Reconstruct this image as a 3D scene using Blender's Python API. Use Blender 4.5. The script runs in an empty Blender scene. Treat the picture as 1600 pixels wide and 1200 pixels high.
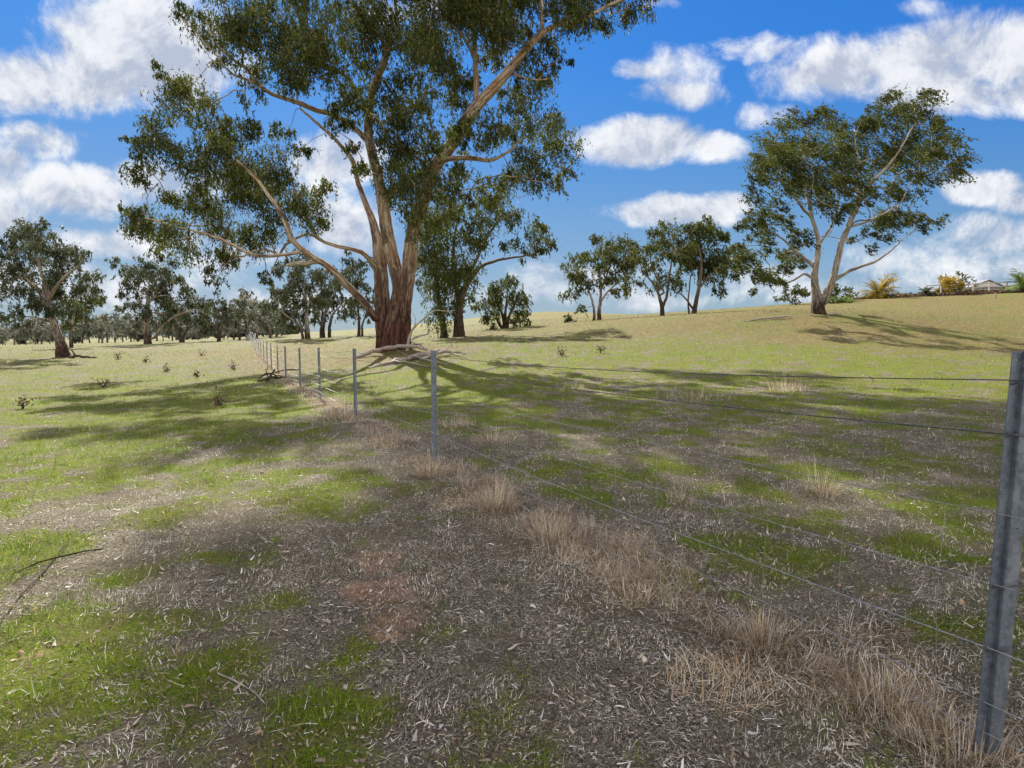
import bpy, math, random
import numpy as np
from mathutils import Vector
R = math.radians
SC = bpy.context.scene
COL = SC.collection
rng = np.random.default_rng(7)
random.seed(7)

# ------------------------------------------------------------------ camera
F, PITCH, CAMH = 988.0, R(4.63), 1.45
cp, sp = math.cos(PITCH), math.sin(PITCH)
cam = bpy.data.cameras.new('camera'); camo = bpy.data.objects.new('camera', cam); COL.objects.link(camo)
camo.location = (0, 0, CAMH); camo.rotation_euler = (R(90) - PITCH, 0, 0)
cam.sensor_width = 36; cam.lens = 36 * F / 1600; cam.clip_end = 5000; cam.clip_start = .05
SC.camera = camo
SC.view_settings.view_transform = 'Standard'; SC.view_settings.look = 'None'
SC.view_settings.gamma = 1; SC.view_settings.exposure = 1.42
SC.cycles.max_bounces = 6; SC.cycles.transparent_max_bounces = 4
SC.cycles.diffuse_bounces = 3

# ------------------------------------------------------------------ sun and sky
SUN_AZ, SUN_EL = R(-22), R(35)          # azimuth measured from +Y towards +X
sun_dir = Vector((math.sin(SUN_AZ) * math.cos(SUN_EL), math.cos(SUN_AZ) * math.cos(SUN_EL), math.sin(SUN_EL)))
sl = bpy.data.lights.new('sun', 'SUN'); sl.energy = 5.0; sl.angle = R(0.5); sl.color = (1, .94, .83)
so = bpy.data.objects.new('sun', sl); COL.objects.link(so)
so.rotation_euler = sun_dir.to_track_quat('Z', 'Y').to_euler(); so.location = (0, 0, 60)

def ray(px, py):
    u, v = px - 800.0, py - 600.0
    fw = F * cp - v * sp; dn = F * sp + v * cp
    return u / fw, -dn / fw             # X/Y and (z-CAMH)/Y
def at(px, py, Y):
    a, b = ray(px, py)
    return np.array([a * Y, Y, CAMH + b * Y])

world = bpy.data.worlds.new('World'); SC.world = world; world.use_nodes = True
WN, WL = world.node_tree.nodes, world.node_tree.links
WN.clear()
class NB:
    """tiny node builder"""
    def __init__(s, tree): s.n, s.l = tree.nodes, tree.links
    def put(s, sock, v):
        if isinstance(v, (int, float)): sock.default_value = v
        elif isinstance(v, (tuple, list)):
            sock.default_value = tuple(v) + ((1,) if len(v) == 3 and sock.type == 'RGBA' else ())
        else: s.l.new(v, sock)
    def m(s, op, a, b=0.0, c=None, clamp=False):
        n = s.n.new('ShaderNodeMath'); n.operation = op; n.use_clamp = clamp
        s.put(n.inputs[0], a); s.put(n.inputs[1], b)
        if c is not None: s.put(n.inputs[2], c)
        return n.outputs[0]
    def vm(s, op, a, b=(0, 0, 0), out=0):
        n = s.n.new('ShaderNodeVectorMath'); n.operation = op
        s.put(n.inputs[0], a); s.put(n.inputs[1], b)
        return n.outputs[out]
    def mix(s, f, a, b, mode='MIX'):
        n = s.n.new('ShaderNodeMix'); n.data_type = 'RGBA'; n.blend_type = mode
        s.put(n.inputs['Factor'], f)
        s.put(n.inputs[6], a); s.put(n.inputs[7], b)
        return n.outputs[2]
    def noise(s, vec, scale, det=4, rough=.55, dist=0.0, out=0):
        n = s.n.new('ShaderNodeTexNoise')
        if vec is not None: s.put(n.inputs['Vector'], vec)
        n.inputs['Scale'].default_value = scale; n.inputs['Detail'].default_value = det
        n.inputs['Roughness'].default_value = rough; n.inputs['Distortion'].default_value = dist
        return n.outputs[out]
    def rng(s, v, a, b, c=0.0, d=1.0, smooth=False):
        n = s.n.new('ShaderNodeMapRange')
        if smooth: n.interpolation_type = 'SMOOTHSTEP'
        s.put(n.inputs[0], v)
        for i, q in enumerate((a, b, c, d)): n.inputs[1 + i].default_value = q
        return n.outputs[0]
    def ramp(s, v, stops):
        n = s.n.new('ShaderNodeValToRGB'); s.put(n.inputs[0], v)
        e = n.color_ramp.elements
        while len(e) < len(stops): e.new(.5)
        for i, (p, c) in enumerate(stops): e[i].position = p; e[i].color = tuple(c) + (1,)
        return n.outputs[0]
    def attr(s, name, out='Fac'):
        n = s.n.new('ShaderNodeAttribute'); n.attribute_name = name
        return n.outputs[out]
W = NB(world.node_tree)
tc = WN.new('ShaderNodeTexCoord').outputs['Generated']
sky = WN.new('ShaderNodeTexSky'); sky.sky_type = 'NISHITA'; sky.sun_disc = False
sky.sun_elevation = SUN_EL; sky.sun_rotation = SUN_AZ; sky.altitude = 300
sky.air_density = 1.0; sky.dust_density = .3; sky.ozone_density = 2.5
sep = WN.new('ShaderNodeSeparateXYZ'); WL.new(tc, sep.inputs[0])
dx, dy, dz = sep.outputs
hs = WN.new('ShaderNodeHueSaturation'); hs.inputs['Saturation'].default_value = 1.55; hs.inputs['Value'].default_value = 1.0
comp = W.vm('DIVIDE', W.vm('MULTIPLY', sky.outputs[0], (1.12, 1.12, 1.12)), W.vm('ADD', W.vm('MULTIPLY', sky.outputs[0], (.32, .32, .32)), (1, 1, 1)))
WL.new(comp, hs.inputs['Color'])
skyc = W.mix(W.rng(dz, .0, .42, 0, 1, True), W.mix(1.0, hs.outputs[0], (.62, .82, 1.05), 'MULTIPLY'), W.mix(1.0, hs.outputs[0], (.22, .68, 1.45), 'MULTIPLY'))
dyc = W.m('MAXIMUM', dy, .08)
cmb = WN.new('ShaderNodeCombineXYZ')
W.put(cmb.inputs[0], W.m('DIVIDE', dx, dyc)); W.put(cmb.inputs[1], W.m('DIVIDE', dz, dyc))
P0 = cmb.outputs[0]
warp = W.vm('MULTIPLY', W.vm('SUBTRACT', W.noise(P0, 5.0, 5, .6, out=1), (.5, .5, .5)), (.15, .06, 0))
P = W.vm('ADD', P0, warp)
clouds = [(210,55,150,75,1),(100,125,140,50,1),(290,110,90,60,1),(10,130,80,45,1),(60,215,80,28,.9),(5,250,40,30,.9),
 (110,290,160,42,.9),(10,335,90,35,.8),(270,290,90,30,.7),(160,375,190,22,.7),(60,430,160,24,.55),(250,440,160,24,.6),
 (525,255,60,45,.9),(550,350,80,42,.8),(1000,222,115,36,1),(1115,228,60,26,.9),(1175,70,85,24,.75),(1080,100,60,34,.6),(1070,145,70,26,.7),(1005,108,45,14,.5),
 (1430,110,200,50,1),(1570,80,110,60,1),(1300,112,100,36,1),(1500,145,170,34,1),(1195,175,60,20,.5),(1040,335,115,22,.9),(1150,318,50,18,.8),
 (1535,298,60,24,.95),(1600,318,50,22,.8),(1560,370,150,30,.6),(1420,400,120,30,.55),(1435,20,60,16,.4),(860,430,80,30,.6),(1000,470,200,18,.55),
 (1190,440,90,24,.6),(1450,440,200,18,.5),(380,400,120,26,.6),(420,470,160,20,.6),(860,455,160,26,.62),(1250,455,160,24,.6),(1540,425,140,26,.6),(180,455,200,26,.65),(1010,415,70,18,.55),(700,20,120,30,.5),(760,0,60,14,.5),(1050,0,60,10,.4)]
acc = None
accb = None
for (cx, cy, rx, ry, w) in clouds:
    a, b = ray(cx, cy)
    q = W.vm('MULTIPLY', W.vm('SUBTRACT', P, (a, b, 0)), (F / rx / 1.03, F / ry / 1.03, 0))
    ln = W.vm('DOT_PRODUCT', q, q, out=1)
    v = W.m('MULTIPLY_ADD', ln, -.55 * w, w)
    acc = v if acc is None else W.m('SMOOTH_MAX', acc, v, .25)
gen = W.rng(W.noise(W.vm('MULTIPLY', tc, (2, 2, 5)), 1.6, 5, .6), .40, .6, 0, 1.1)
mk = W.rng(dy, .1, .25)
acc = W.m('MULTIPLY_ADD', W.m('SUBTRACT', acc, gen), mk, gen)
nz = W.noise(P0, 7.5, 9, .66, .3)
P1 = W.vm('ADD', P0, (-.015, .04, 0))
nz2 = W.noise(P1, 7.5, 5, .62, .3)
dens = W.rng(W.m('MULTIPLY_ADD', W.m('SUBTRACT', nz, .5), 2.0, acc), .2, .85, 0, 1, True)
shade = W.rng(W.m('SUBTRACT', nz, nz2), -.18, .16, 0, 1, True)
thick = W.rng(acc, .55, 1.1, 0, 1)
shade = W.m('SUBTRACT', shade, W.m('MULTIPLY', thick, .25), clamp=True)
cc = W.mix(shade, (2.2, 2.45, 3.0), (4.35, 4.4, 4.5))
cc = W.mix(mk, (14.5, 13.2, 11.2), cc)     # unseen clouds behind the viewer, brightened to add fill light to the shade
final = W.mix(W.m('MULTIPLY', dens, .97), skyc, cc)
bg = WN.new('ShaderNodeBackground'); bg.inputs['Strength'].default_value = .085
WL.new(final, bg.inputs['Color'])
wo = WN.new('ShaderNodeOutputWorld'); WL.new(bg.outputs[0], wo.inputs[0])

# ------------------------------------------------------------------ helpers
def tag(o, label=None, cat=None, group=None, kind=None):
    if label: o['label'] = label
    if cat: o['category'] = cat
    if group: o['group'] = group
    if kind: o['kind'] = kind
    return o
def empty(name, loc=(0, 0, 0)):
    o = bpy.data.objects.new(name, None); COL.objects.link(o); o.location = loc
    o.empty_display_size = .2
    return o
def np_mesh(name, verts, faces, mats=(), parent=None, attrs=None, smooth=False, nside=4):
    """verts Nx3, faces MxK (numpy) or python list of tuples"""
    me = bpy.data.meshes.new(name)
    verts = np.asarray(verts, dtype=np.float32)
    if parent is not None:
        verts = verts - np.array(parent.location, dtype=np.float32)
    if isinstance(faces, np.ndarray):
        M, K = faces.shape
        me.vertices.add(len(verts)); me.vertices.foreach_set('co', verts.ravel())
        me.loops.add(M * K); me.loops.foreach_set('vertex_index', faces.astype(np.int32).ravel())
        me.polygons.add(M); me.polygons.foreach_set('loop_start', np.arange(0, M * K, K, dtype=np.int32))
        me.polygons.foreach_set('loop_total', np.full(M, K, dtype=np.int32))
        if smooth: me.polygons.foreach_set('use_smooth', np.ones(M, dtype=bool))
    else:
        me.from_pydata(verts.tolist(), [], [tuple(f) for f in faces])
        if smooth: me.polygons.foreach_set('use_smooth', np.ones(len(me.polygons), dtype=bool))
    for k, v in (attrs or {}).items():
        v = np.asarray(v, dtype=np.float32)
        if v.ndim == 1:
            at_ = me.attributes.new(k, 'FLOAT', 'POINT'); at_.data.foreach_set('value', v)
        else:
            at_ = me.attributes.new(k, 'FLOAT_VECTOR', 'POINT'); at_.data.foreach_set('vector', v.ravel())
    me.update(calc_edges=True)
    for m in mats: me.materials.append(m)
    o = bpy.data.objects.new(name, me); COL.objects.link(o)
    if parent is not None: o.parent = parent
    return o

def hash2(ix, iy, s):
    h = (ix.astype(np.int64) * 374761393 + iy.astype(np.int64) * 668265263 + s * 974634777) & 0xffffffff
    h = ((h ^ (h >> 13)) * 1274126177) & 0xffffffff
    return ((h ^ (h >> 16)) & 0xffffff) / float(0xffffff)
def vnoise(x, y, s=0):
    ix, iy = np.floor(x), np.floor(y); fx, fy = x - ix, y - iy
    fx = fx * fx * (3 - 2 * fx); fy = fy * fy * (3 - 2 * fy)
    a, b = hash2(ix, iy, s), hash2(ix + 1, iy, s); c, d = hash2(ix, iy + 1, s), hash2(ix + 1, iy + 1, s)
    return a + (b - a) * fx + (c - a) * fy + (a - b - c + d) * fx * fy
def fbm(x, y, s=0, o=4):
    r = 0; w = .5; t = 0
    for i in range(o):
        r = r + w * vnoise(x, y, s + i * 17); t += w; w *= .55
        x, y = x * 2.03 + 11.3, y * 2.03 + 5.7
    return r / t

# ------------------------------------------------------------------ terrain height
CT = []                                   # x, y, z control points
def cpix(px, py, Y): CT.append(at(px, py, Y))
for x, y in ((0, 0), (-3, 0), (4, 0), (-8, -8), (8, -8), (0, -25), (-30, -25), (30, -25), (-4, 4), (3, 5), (-12, 3), (14, 3), (0, 8)): CT.append(np.array([x, y, 0.0]))
cpix(1550, 1175, 2.15); cpix(679, 728, 7.0); cpix(555, 655, 11.4); cpix(500, 625, 15.8); cpix(470, 606, 20.2); cpix(448, 592, 24.6)
cpix(436, 582, 29); cpix(426, 574, 34); cpix(400, 551, 55); cpix(384, 536, 100); cpix(380, 531, 150)
cpix(612, 546, 32); cpix(716, 526, 56); cpix(790, 513, 66); cpix(933, 501, 78); cpix(1035, 494, 84); cpix(1088, 490, 80); cpix(1280, 489, 46)
cpix(100, 558, 50); cpix(232, 538, 85); cpix(0, 545, 80); cpix(0, 540, 130); cpix(200, 536, 130); cpix(60, 590, 28); cpix(0, 660, 12)
cpix(285, 534, 110); cpix(480, 529, 80); cpix(562, 526, 85); cpix(515, 527, 95)
cpix(1600, 600, 17); cpix(1600, 560, 27); cpix(1600, 535, 36); cpix(1600, 505, 48); cpix(1600, 475, 80); cpix(1600, 456, 104)
cpix(1400, 466, 96); cpix(1250, 478, 90); cpix(1100, 487, 92)
cpix(1000, 570, 25); cpix(1000, 530, 40); cpix(800, 560, 27); cpix(1250, 560, 26); cpix(1250, 520, 38)
cpix(850, 502, 85); cpix(850, 500, 130); cpix(1000, 500, 140); cpix(1150, 494, 150); cpix(1300, 486, 160); cpix(1500, 478, 170)
cpix(600, 520, 140); cpix(760, 496, 260); cpix(870, 487, 330); cpix(960, 493, 330); cpix(1040, 500, 330); cpix(620, 512, 300)
cpix(300, 529, 330); cpix(0, 533, 330); cpix(1500, 490, 330); cpix(1300, 495, 330)
CT.append(np.array([-500., 100, -8])); CT.append(np.array([500., 100, 14])); CT.append(np.array([0., 900, -5])); CT.append(np.array([-600., 800, -5])); CT.append(np.array([600., 800, -5]))
CT.append(np.array([-60., 10, -1.5])); CT.append(np.array([60., 10, 2.0])); CT.append(np.array([0., -200, -2])); CT.append(np.array([-90., 60, -2])); CT.append(np.array([90., 60, 6]))
CT = np.array(CT)
def _k(d2): return np.where(d2 > 1e-9, .5 * d2 * np.log(np.maximum(d2, 1e-9)), 0)
def _solve():
    n = len(CT); S = 30.0
    p = CT[:, :2] / S
    d2 = ((p[:, None] - p[None]) ** 2).sum(-1)
    K = _k(d2) + np.eye(n) * 0.004
    A = np.zeros((n + 3, n + 3)); A[:n, :n] = K; A[:n, n] = 1; A[:n, n + 1:] = p; A[n, :n] = 1; A[n + 1:, :n] = p.T
    return np.linalg.solve(A, np.concatenate([CT[:, 2], np.zeros(3)])), p, S
_w, _p, _S = _solve()
FENCE = [(1.66 * 2.15 / 2.1, 2.15)]
FPTS = []
def ground(x, y, micro=True):
    x = np.atleast_1d(np.asarray(x, float)); y = np.atleast_1d(np.asarray(y, float))
    out = np.empty_like(x); fx, fy, fo = x.ravel(), y.ravel(), out.ravel()
    res = np.empty(len(fx))
    for i in range(0, len(fx), 20000):
        q = np.stack([fx[i:i + 20000], fy[i:i + 20000]], -1) / _S
        d2 = ((q[:, None] - _p[None]) ** 2).sum(-1)
        res[i:i + 20000] = _k(d2) @ _w[:-3] + _w[-3] + q @ _w[-2:]
    if micro:
        d = np.hypot(fx, fy); a = np.minimum(1, d / 6)
        res = res + (fbm(fx * .45, fy * .45, 3) - .5) * .12 * np.clip(a, .35, 1) + (fbm(fx * 2.2, fy * 2.2, 9) - .5) * .08
    return res.reshape(x.shape)
def gz(x, y): return float(ground(x, y)[0])
def hit(px, py):
    """ground point seen at a pixel of the photograph, used once to lay things out"""
    a, b = ray(px, py); Ys = np.exp(np.linspace(math.log(.8), math.log(400), 900))
    g = ground(a * Ys, Ys, False); r = CAMH + b * Ys
    i = np.argmax(r < g) if (r < g).any() else 899
    return np.array([a * Ys[i], Ys[i], g[i]])

# fence line in plan
fpx = [(1550, 2.15), (679, 7.0), (555, 11.4), (500, 15.8), (470, 20.2), (448, 24.6), (436, 29), (426, 33.4)]
FPTS = [(ray(px, 640)[0] * Y, Y) for px, Y in fpx]
FPTS[0] = (ray(1550, 1175)[0] * 2.15, 2.15); FPTS[1] = (ray(679, 725)[0] * 7.0, 7.0)
d0 = np.array(FPTS[-1]); dn = np.array([ray(381, 531)[0] * 150, 150.0]) - d0
step = dn / np.linalg.norm(dn) * 4.9
k = 1
while (d0 + step * k)[1] < 122: FPTS.append(tuple(d0 + step * k)); k += 1
dA = np.array(FPTS[0]) - np.array(FPTS[1]); dA /= np.linalg.norm(dA)
FPRE = tuple(np.array(FPTS[0]) + dA * 4.9)
FLINE = np.array([FPRE] + FPTS)
def fence_d(x, y):
    x = np.asarray(x, float); y = np.asarray(y, float); best = np.full(x.shape, 1e9); side = np.zeros(x.shape)
    for i in range(len(FLINE) - 1):
        a, b = FLINE[i], FLINE[i + 1]; ab = b - a
        t = np.clip(((x - a[0]) * ab[0] + (y - a[1]) * ab[1]) / (ab @ ab), 0, 1)
        ex, ey = x - a[0] - ab[0] * t, y - a[1] - ab[1] * t; d = np.hypot(ex, ey)
        s = np.sign(ab[0] * ey - ab[1] * ex)          # + = left of the fence
        side = np.where(d < best, s, side); best = np.minimum(best, d)
    return best, side

# ------------------------------------------------------------------ ground cover masks (what grows where)
BLOBS = []  # x,y,r,green,soil,gold
def mb(px, py, r, g=0., s=0., o=0.):
    h = hit(px, py); BLOBS.append((h[0], h[1], r, g, s, o))
mb(590, 870, .32, -.3, .9); mb(575, 930, .25, -.3, .9); mb(620, 980, .22, -.2, .8); mb(600, 1010, .2, 0, .7); mb(400, 1180, .28, -.2, 1.); mb(640, 1110, .2, 0, .5); mb(740, 1170, .25, 0, .6); mb(1360, 940, .3, -.2, .4); mb(1300, 890, .3, -.2, .3); mb(820, 633, .6, -.4, .5)
mb(1080, 890, .4, .8); mb(1140, 870, .35, .8); mb(1040, 920, .3, .8); mb(1160, 960, .3, .5); mb(1390, 1080, .2, .9); mb(1440, 900, .6, .4); mb(1400, 770, 1.2, .45); mb(1100, 820, 1.2, .25); mb(880, 780, 1, .2)
mb(560, 1080, .5, .5); mb(200, 1040, .8, .4); mb(150, 1000, .6, .4); mb(450, 780, .9, .4); mb(60, 720, 2, .5); mb(200, 680, 3, .6); mb(100, 760, 1.5, .4)
mb(350, 650, 3, .45); mb(250, 620, 5, .5); mb(430, 620, 2.5, .5); mb(400, 585, 4, .4); mb(120, 880, 1., -.15); mb(250, 830, .9, -.25); mb(60, 950, .6, -.1); mb(330, 780, 1., -.2); mb(640, 620, 3, .65); mb(700, 590, 3.5, .6); mb(720, 640, 1.5, .3); mb(900, 545, 8, .4); mb(1100, 550, 6, .4); mb(1350, 565, 5, .45); mb(1550, 610, 3, .3); mb(1450, 545, 6, .35)
mb(300, 730, 1.5, -.3); mb(620, 700, 1.1, -.5); mb(500, 850, .9, -.35); mb(340, 900, 1, -.3); mb(900, 950, 1, -.6); mb(1000, 1050, .8, -.6); mb(780, 830, .8, -.6); mb(700, 900, .8, -.5); mb(830, 1050, .8, -.5); mb(780, 700, 1.2, -.3); mb(1050, 640, 2, -.4); mb(1250, 620, 2, -.2); mb(940, 700, 1.2, -.15)
mb(520, 560, 5, -.6, .1, .9); mb(470, 552, 6, -.6, .1, .9); mb(420, 548, 6, -.3, .05, .7); mb(590, 553, 4, -.4, .1, .7)
def masks(x, y):
    d = np.hypot(x, y)
    g = (fbm(x * .8, y * .8, 21) - .5) * .8 + (fbm(x * 3.0, y * 3.0, 22, 3) - .5) * 2.6 + .40
    s = (fbm(x * 1.4, y * 1.4, 31) - .70) * 2.2
    o = np.clip((d - 26) / 22, 0, 1) * np.clip(.42 + (x + 4) / 40, .3, .95) + (fbm(x * .25, y * .25, 41) - .5) * .5 * np.clip((d - 15) / 20, 0, 1)
    g = g + np.clip((y - 8) / 25, 0, .22) - .1 * np.clip((6 - d) / 6, 0, 1)
    for (bx, by, r, a, b, c) in BLOBS:
        w = np.exp(-((x - bx) ** 2 + (y - by) ** 2) / (r * r))
        g = g + a * w * .45; s = s + b * w * 1.45; o = o + c * w
    fd, side = fence_d(x, y)
    g = g - .7 * np.exp(-(fd / .45) ** 2)
    g = g - .35 * o
    s = s - .5 * np.exp(-(fd / .4) ** 2)
    return np.clip(g, 0, 1), np.clip(s, 0, 1), np.clip(o, 0, 1)

# ------------------------------------------------------------------ materials
def new_mat(name):
    m = bpy.data.materials.new(name); m.use_nodes = True; m.node_tree.nodes.clear()
    b = NB(m.node_tree); out = b.n.new('ShaderNodeOutputMaterial')
    return m, b, out
def principled(b, out, col, rough=.8, bump=None, bstr=.5, bdist=.02, metal=0., spec=.3):
    p = b.n.new('ShaderNodeBsdfPrincipled'); b.put(p.inputs['Base Color'], col); b.put(p.inputs['Roughness'], rough)
    b.put(p.inputs['Metallic'], metal); p.inputs['Specular IOR Level'].default_value = spec
    if bump is not None:
        n = b.n.new('ShaderNodeBump'); n.inputs['Strength'].default_value = bstr; n.inputs['Distance'].default_value = bdist
        b.put(n.inputs['Height'], bump); b.l.new(n.outputs[0], p.inputs['Normal'])
    if out is not None: b.l.new(p.outputs[0], out.inputs[0])
    return p
def geo_pos(b): return b.n.new('ShaderNodeNewGeometry').outputs['Position']

def mat_ground():
    m, b, out = new_mat('pasture soil and turf')
    p = geo_pos(b); g = b.attr('green'); s = b.attr('soil'); o = b.attr('gold')
    n1 = b.noise(p, 1.3, 6, .6); n2 = b.noise(p, 14, 5, .65); n3 = b.noise(p, 70, 4, .7); n4 = b.noise(p, .25, 5, .6)
    n7 = b.noise(p, 260, 3, .7, 1.2)
    soil = b.mix(b.rng(b.m('ADD', n2, b.m('MULTIPLY', b.m('SUBTRACT', n7, .5), 1.2)), .3, .7), (.16, .095, .06), (.40, .26, .17))
    n7 = b.noise(p, 260, 3, .7, 1.2); litter = b.mix(b.rng(b.m('ADD', n3, b.m('MULTIPLY', b.m('SUBTRACT', n7, .5), 1.2)), .4, .68), (.026, .023, .013), (.34, .29, .21))
    litter = b.mix(b.rng(n1, .4, .75, 0, .6), litter, b.mix(b.rng(n2, .3, .7), (.06, .052, .033), (.30, .26, .17)))
    green = b.mix(b.rng(b.m('ADD', n3, b.m('SUBTRACT', n7, .5)), .32, .7), (.025, .045, .004), (.20, .26, .010))
    n5 = b.noise(p, 4.5, 5, .7); green = b.mix(b.rng(n5, .45, .7), green, b.mix(n3, (.07, .065, .02), (.22, .20, .06)))
    gold = b.mix(b.rng(b.noise(p, 3.5, 6, .7), .3, .7), (.065, .055, .020), (.225, .170, .058))
    gold = b.mix(b.rng(n4, .45, .68), gold, b.mix(b.rng(n5, .3, .7), (.045, .065, .010), (.165, .18, .03)))
    n6 = b.noise(p, .7, 6, .75); gf = b.rng(b.m('ADD', g, b.m('MULTIPLY', b.m('ADD', b.m('SUBTRACT', n2, .5), b.m('MULTIPLY', b.m('SUBTRACT', n3, .5), .7)), 1.6)), .28, .72, 0, 1, True)
    green = b.mix(b.rng(n6, .5, .64, 0, .75), green, b.mix(n3, (.06, .055, .022), (.21, .17, .07))); c = b.mix(gf, litter, green)
    c = b.mix(b.rng(b.m('ADD', o, b.m('MULTIPLY', b.m('SUBTRACT', n1, .5), .5)), .2, .7, 0, .95), c, gold)
    c = b.mix(b.rng(b.m('ADD', s, b.m('MULTIPLY', b.m('SUBTRACT', n2, .5), .8)), .3, .65, 0, 1), c, soil)
    bump = b.m('ADD', b.m('MULTIPLY', n2, .7), b.m('MULTIPLY', n3, .35))
    c = b.mix(b.rng(b.noise(p, 1.7, 7, .8), .46, .66, 0, .75), c, b.mix(n3, (.05, .04, .025), (.16, .13, .07)))
    principled(b, out, c, .95, bump, 1., .08, spec=.1)
    return m
def mat_blade(name, lo, hi, alt, trans=.35):
    m, b, out = new_mat(name)
    t = b.attr('tint'); c = b.mix(t, lo, hi)
    c = b.mix(b.rng(b.attr('kind'), .72, .82), c, alt)
    d = principled(b, None, c, .7, spec=.25)
    tr = b.n.new('ShaderNodeBsdfTranslucent'); b.put(tr.inputs[0], c)
    mx = b.n.new('ShaderNodeMixShader'); mx.inputs[0].default_value = trans
    b.l.new(d.outputs[0], mx.inputs[1]); b.l.new(tr.outputs[0], mx.inputs[2]); b.l.new(mx.outputs[0], out.inputs[0])
    return m
def mat_bark(name, base_dark, base_hi, pale, tan, grey, h0=1., h1=4., amt=1.):
    """fibrous dark bark at the foot, peeling cream and orange bark above"""
    m, b, out = new_mat(name)
    v = b.attr('bark', 'Vector'); hh = b.attr('height')
    st = b.vm('MULTIPLY', v, (1, 1, .16))
    n1 = b.noise(st, 7, 6, .65, 1.0); n2 = b.noise(st, 26, 4, .7, .5); n3 = b.noise(b.vm('MULTIPLY', v, (1, 1, .5)), 1.6, 4, .6)
    dark = b.mix(b.rng(b.m('ADD', n2, b.m('MULTIPLY', b.m('SUBTRACT', n1, .5), .8)), .42, .6), base_dark, base_hi)
    up = b.mix(b.rng(n1, .44, .56), tan, pale)
    up = b.mix(b.rng(n3, .54, .62), up, grey)
    up = b.mix(b.rng(n2, .58, .66), up, base_hi)
    f = b.rng(b.m('ADD', hh, b.m('MULTIPLY', b.m('SUBTRACT', n1, .5), 5.0)), h0, h1, 0, 1, True)
    c = b.mix(b.m('MULTIPLY', f, amt), dark, up)
    principled(b, out, c, .85, b.m('ADD', n1, n2), 1., .09, spec=.15)
    return m
def mat_simple(name, lo, hi, scale=8, rough=.8, metal=0., bs=.3):
    m, b, out = new_mat(name)
    tcn = b.n.new('ShaderNodeTexCoord').outputs['Object']
    n = b.noise(tcn, scale, 5, .65)
    principled(b, out, b.mix(b.rng(n, .3, .7), lo, hi), rough, n, bs, .01, metal)
    return m
M = {}
M['ground'] = mat_ground()
M['green'] = mat_blade('short green grass', (.025, .085, .006), (.23, .32, .010), (.34, .29, .06), .5)
M['straw'] = mat_blade('dry grey straw', (.045, .036, .022), (.72, .64, .48), (.88, .84, .76), .2)
M['crumb'] = mat_blade('soil crumbs', (.12, .07, .045), (.40, .27, .18), (.50, .45, .38), .0)
M['stubble'] = mat_blade('tan stubble', (.04, .05, .012), (.25, .20, .075), (.12, .08, .035), .3)
M['tuft'] = mat_blade('bleached tussock straw', (.085, .045, .022), (.56, .43, .27), (.74, .69, .56), .3)
M['litter'] = mat_blade('fallen gum leaves', (.14, .09, .055), (.40, .33, .26), (.60, .57, .54), .1)
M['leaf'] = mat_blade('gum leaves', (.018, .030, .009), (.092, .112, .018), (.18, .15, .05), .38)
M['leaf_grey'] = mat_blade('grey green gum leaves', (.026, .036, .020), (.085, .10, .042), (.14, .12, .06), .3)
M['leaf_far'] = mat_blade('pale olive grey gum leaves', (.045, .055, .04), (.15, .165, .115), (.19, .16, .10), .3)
M['leaf_gold'] = mat_blade('yellow autumn leaves', (.16, .13, .02), (.42, .30, .04), (.30, .16, .03), .35)
M['leaf_hedge'] = mat_blade('bright shrub leaves', (.06, .10, .015), (.18, .25, .04), (.2, .2, .05), .3)
M['bark'] = mat_bark('peeling red gum bark', (.018, .012, .010), (.10, .048, .032), (.46, .41, .35), (.24, .15, .10), (.22, .20, .18), 1.2, 4.0)
M['barkmain'] = mat_bark('peeling red gum bark of the huge tree', (.016, .011, .009), (.13, .055, .035), (.50, .44, .35), (.28, .155, .085), (.13, .10, .08), 1.2, 7.0)
M['bark2'] = mat_bark('grey gum bark', (.022, .016, .013), (.08, .05, .035), (.42, .39, .35), (.22, .17, .125), (.22, .205, .185), .8, 3.2)
M['barkdark'] = mat_bark('dark gum bark', (.025, .019, .015), (.085, .06, .042), (.22, .19, .16), (.15, .11, .08), (.14, .13, .12), 1., 5., .9)
M['dead'] = mat_bark('bleached dead wood', (.10, .08, .065), (.22, .18, .15), (.42, .38, .34), (.30, .24, .19), (.30, .28, .26), -3, -1)
M['weed'] = mat_blade('dead brown weed', (.05, .03, .018), (.15, .09, .05), (.2, .13, .08), .15)

# ------------------------------------------------------------------ ground sheet
def build_ground():
    n = 470
    s = np.linspace(-1, 1, n); kx = math.asinh(700 / 4.)
    xs = 4. * np.sinh(s * kx)
    s2 = np.linspace(-.62, 1, n + 40); ky = math.asinh(1100 / 4.)
    ys = 5 + 4. * np.sinh(s2 * ky)
    X, Y = np.meshgrid(xs, ys)
    Z = ground(X, Y)
    g, so_, o = masks(X, Y)
    V = np.stack([X, Y, Z], -1).reshape(-1, 3)
    ny, nx = X.shape
    i = np.arange(ny - 1)[:, None] * nx + np.arange(nx - 1)[None]
    Fc = np.stack([i, i + 1, i + 1 + nx, i + nx], -1).reshape(-1, 4)
    o_ = np_mesh('ground', V, Fc, [M['ground']], attrs={'green': g.ravel(), 'soil': so_.ravel(), 'gold': o.ravel()}, smooth=True)
    tag(o_, kind='structure')
build_ground()

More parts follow.
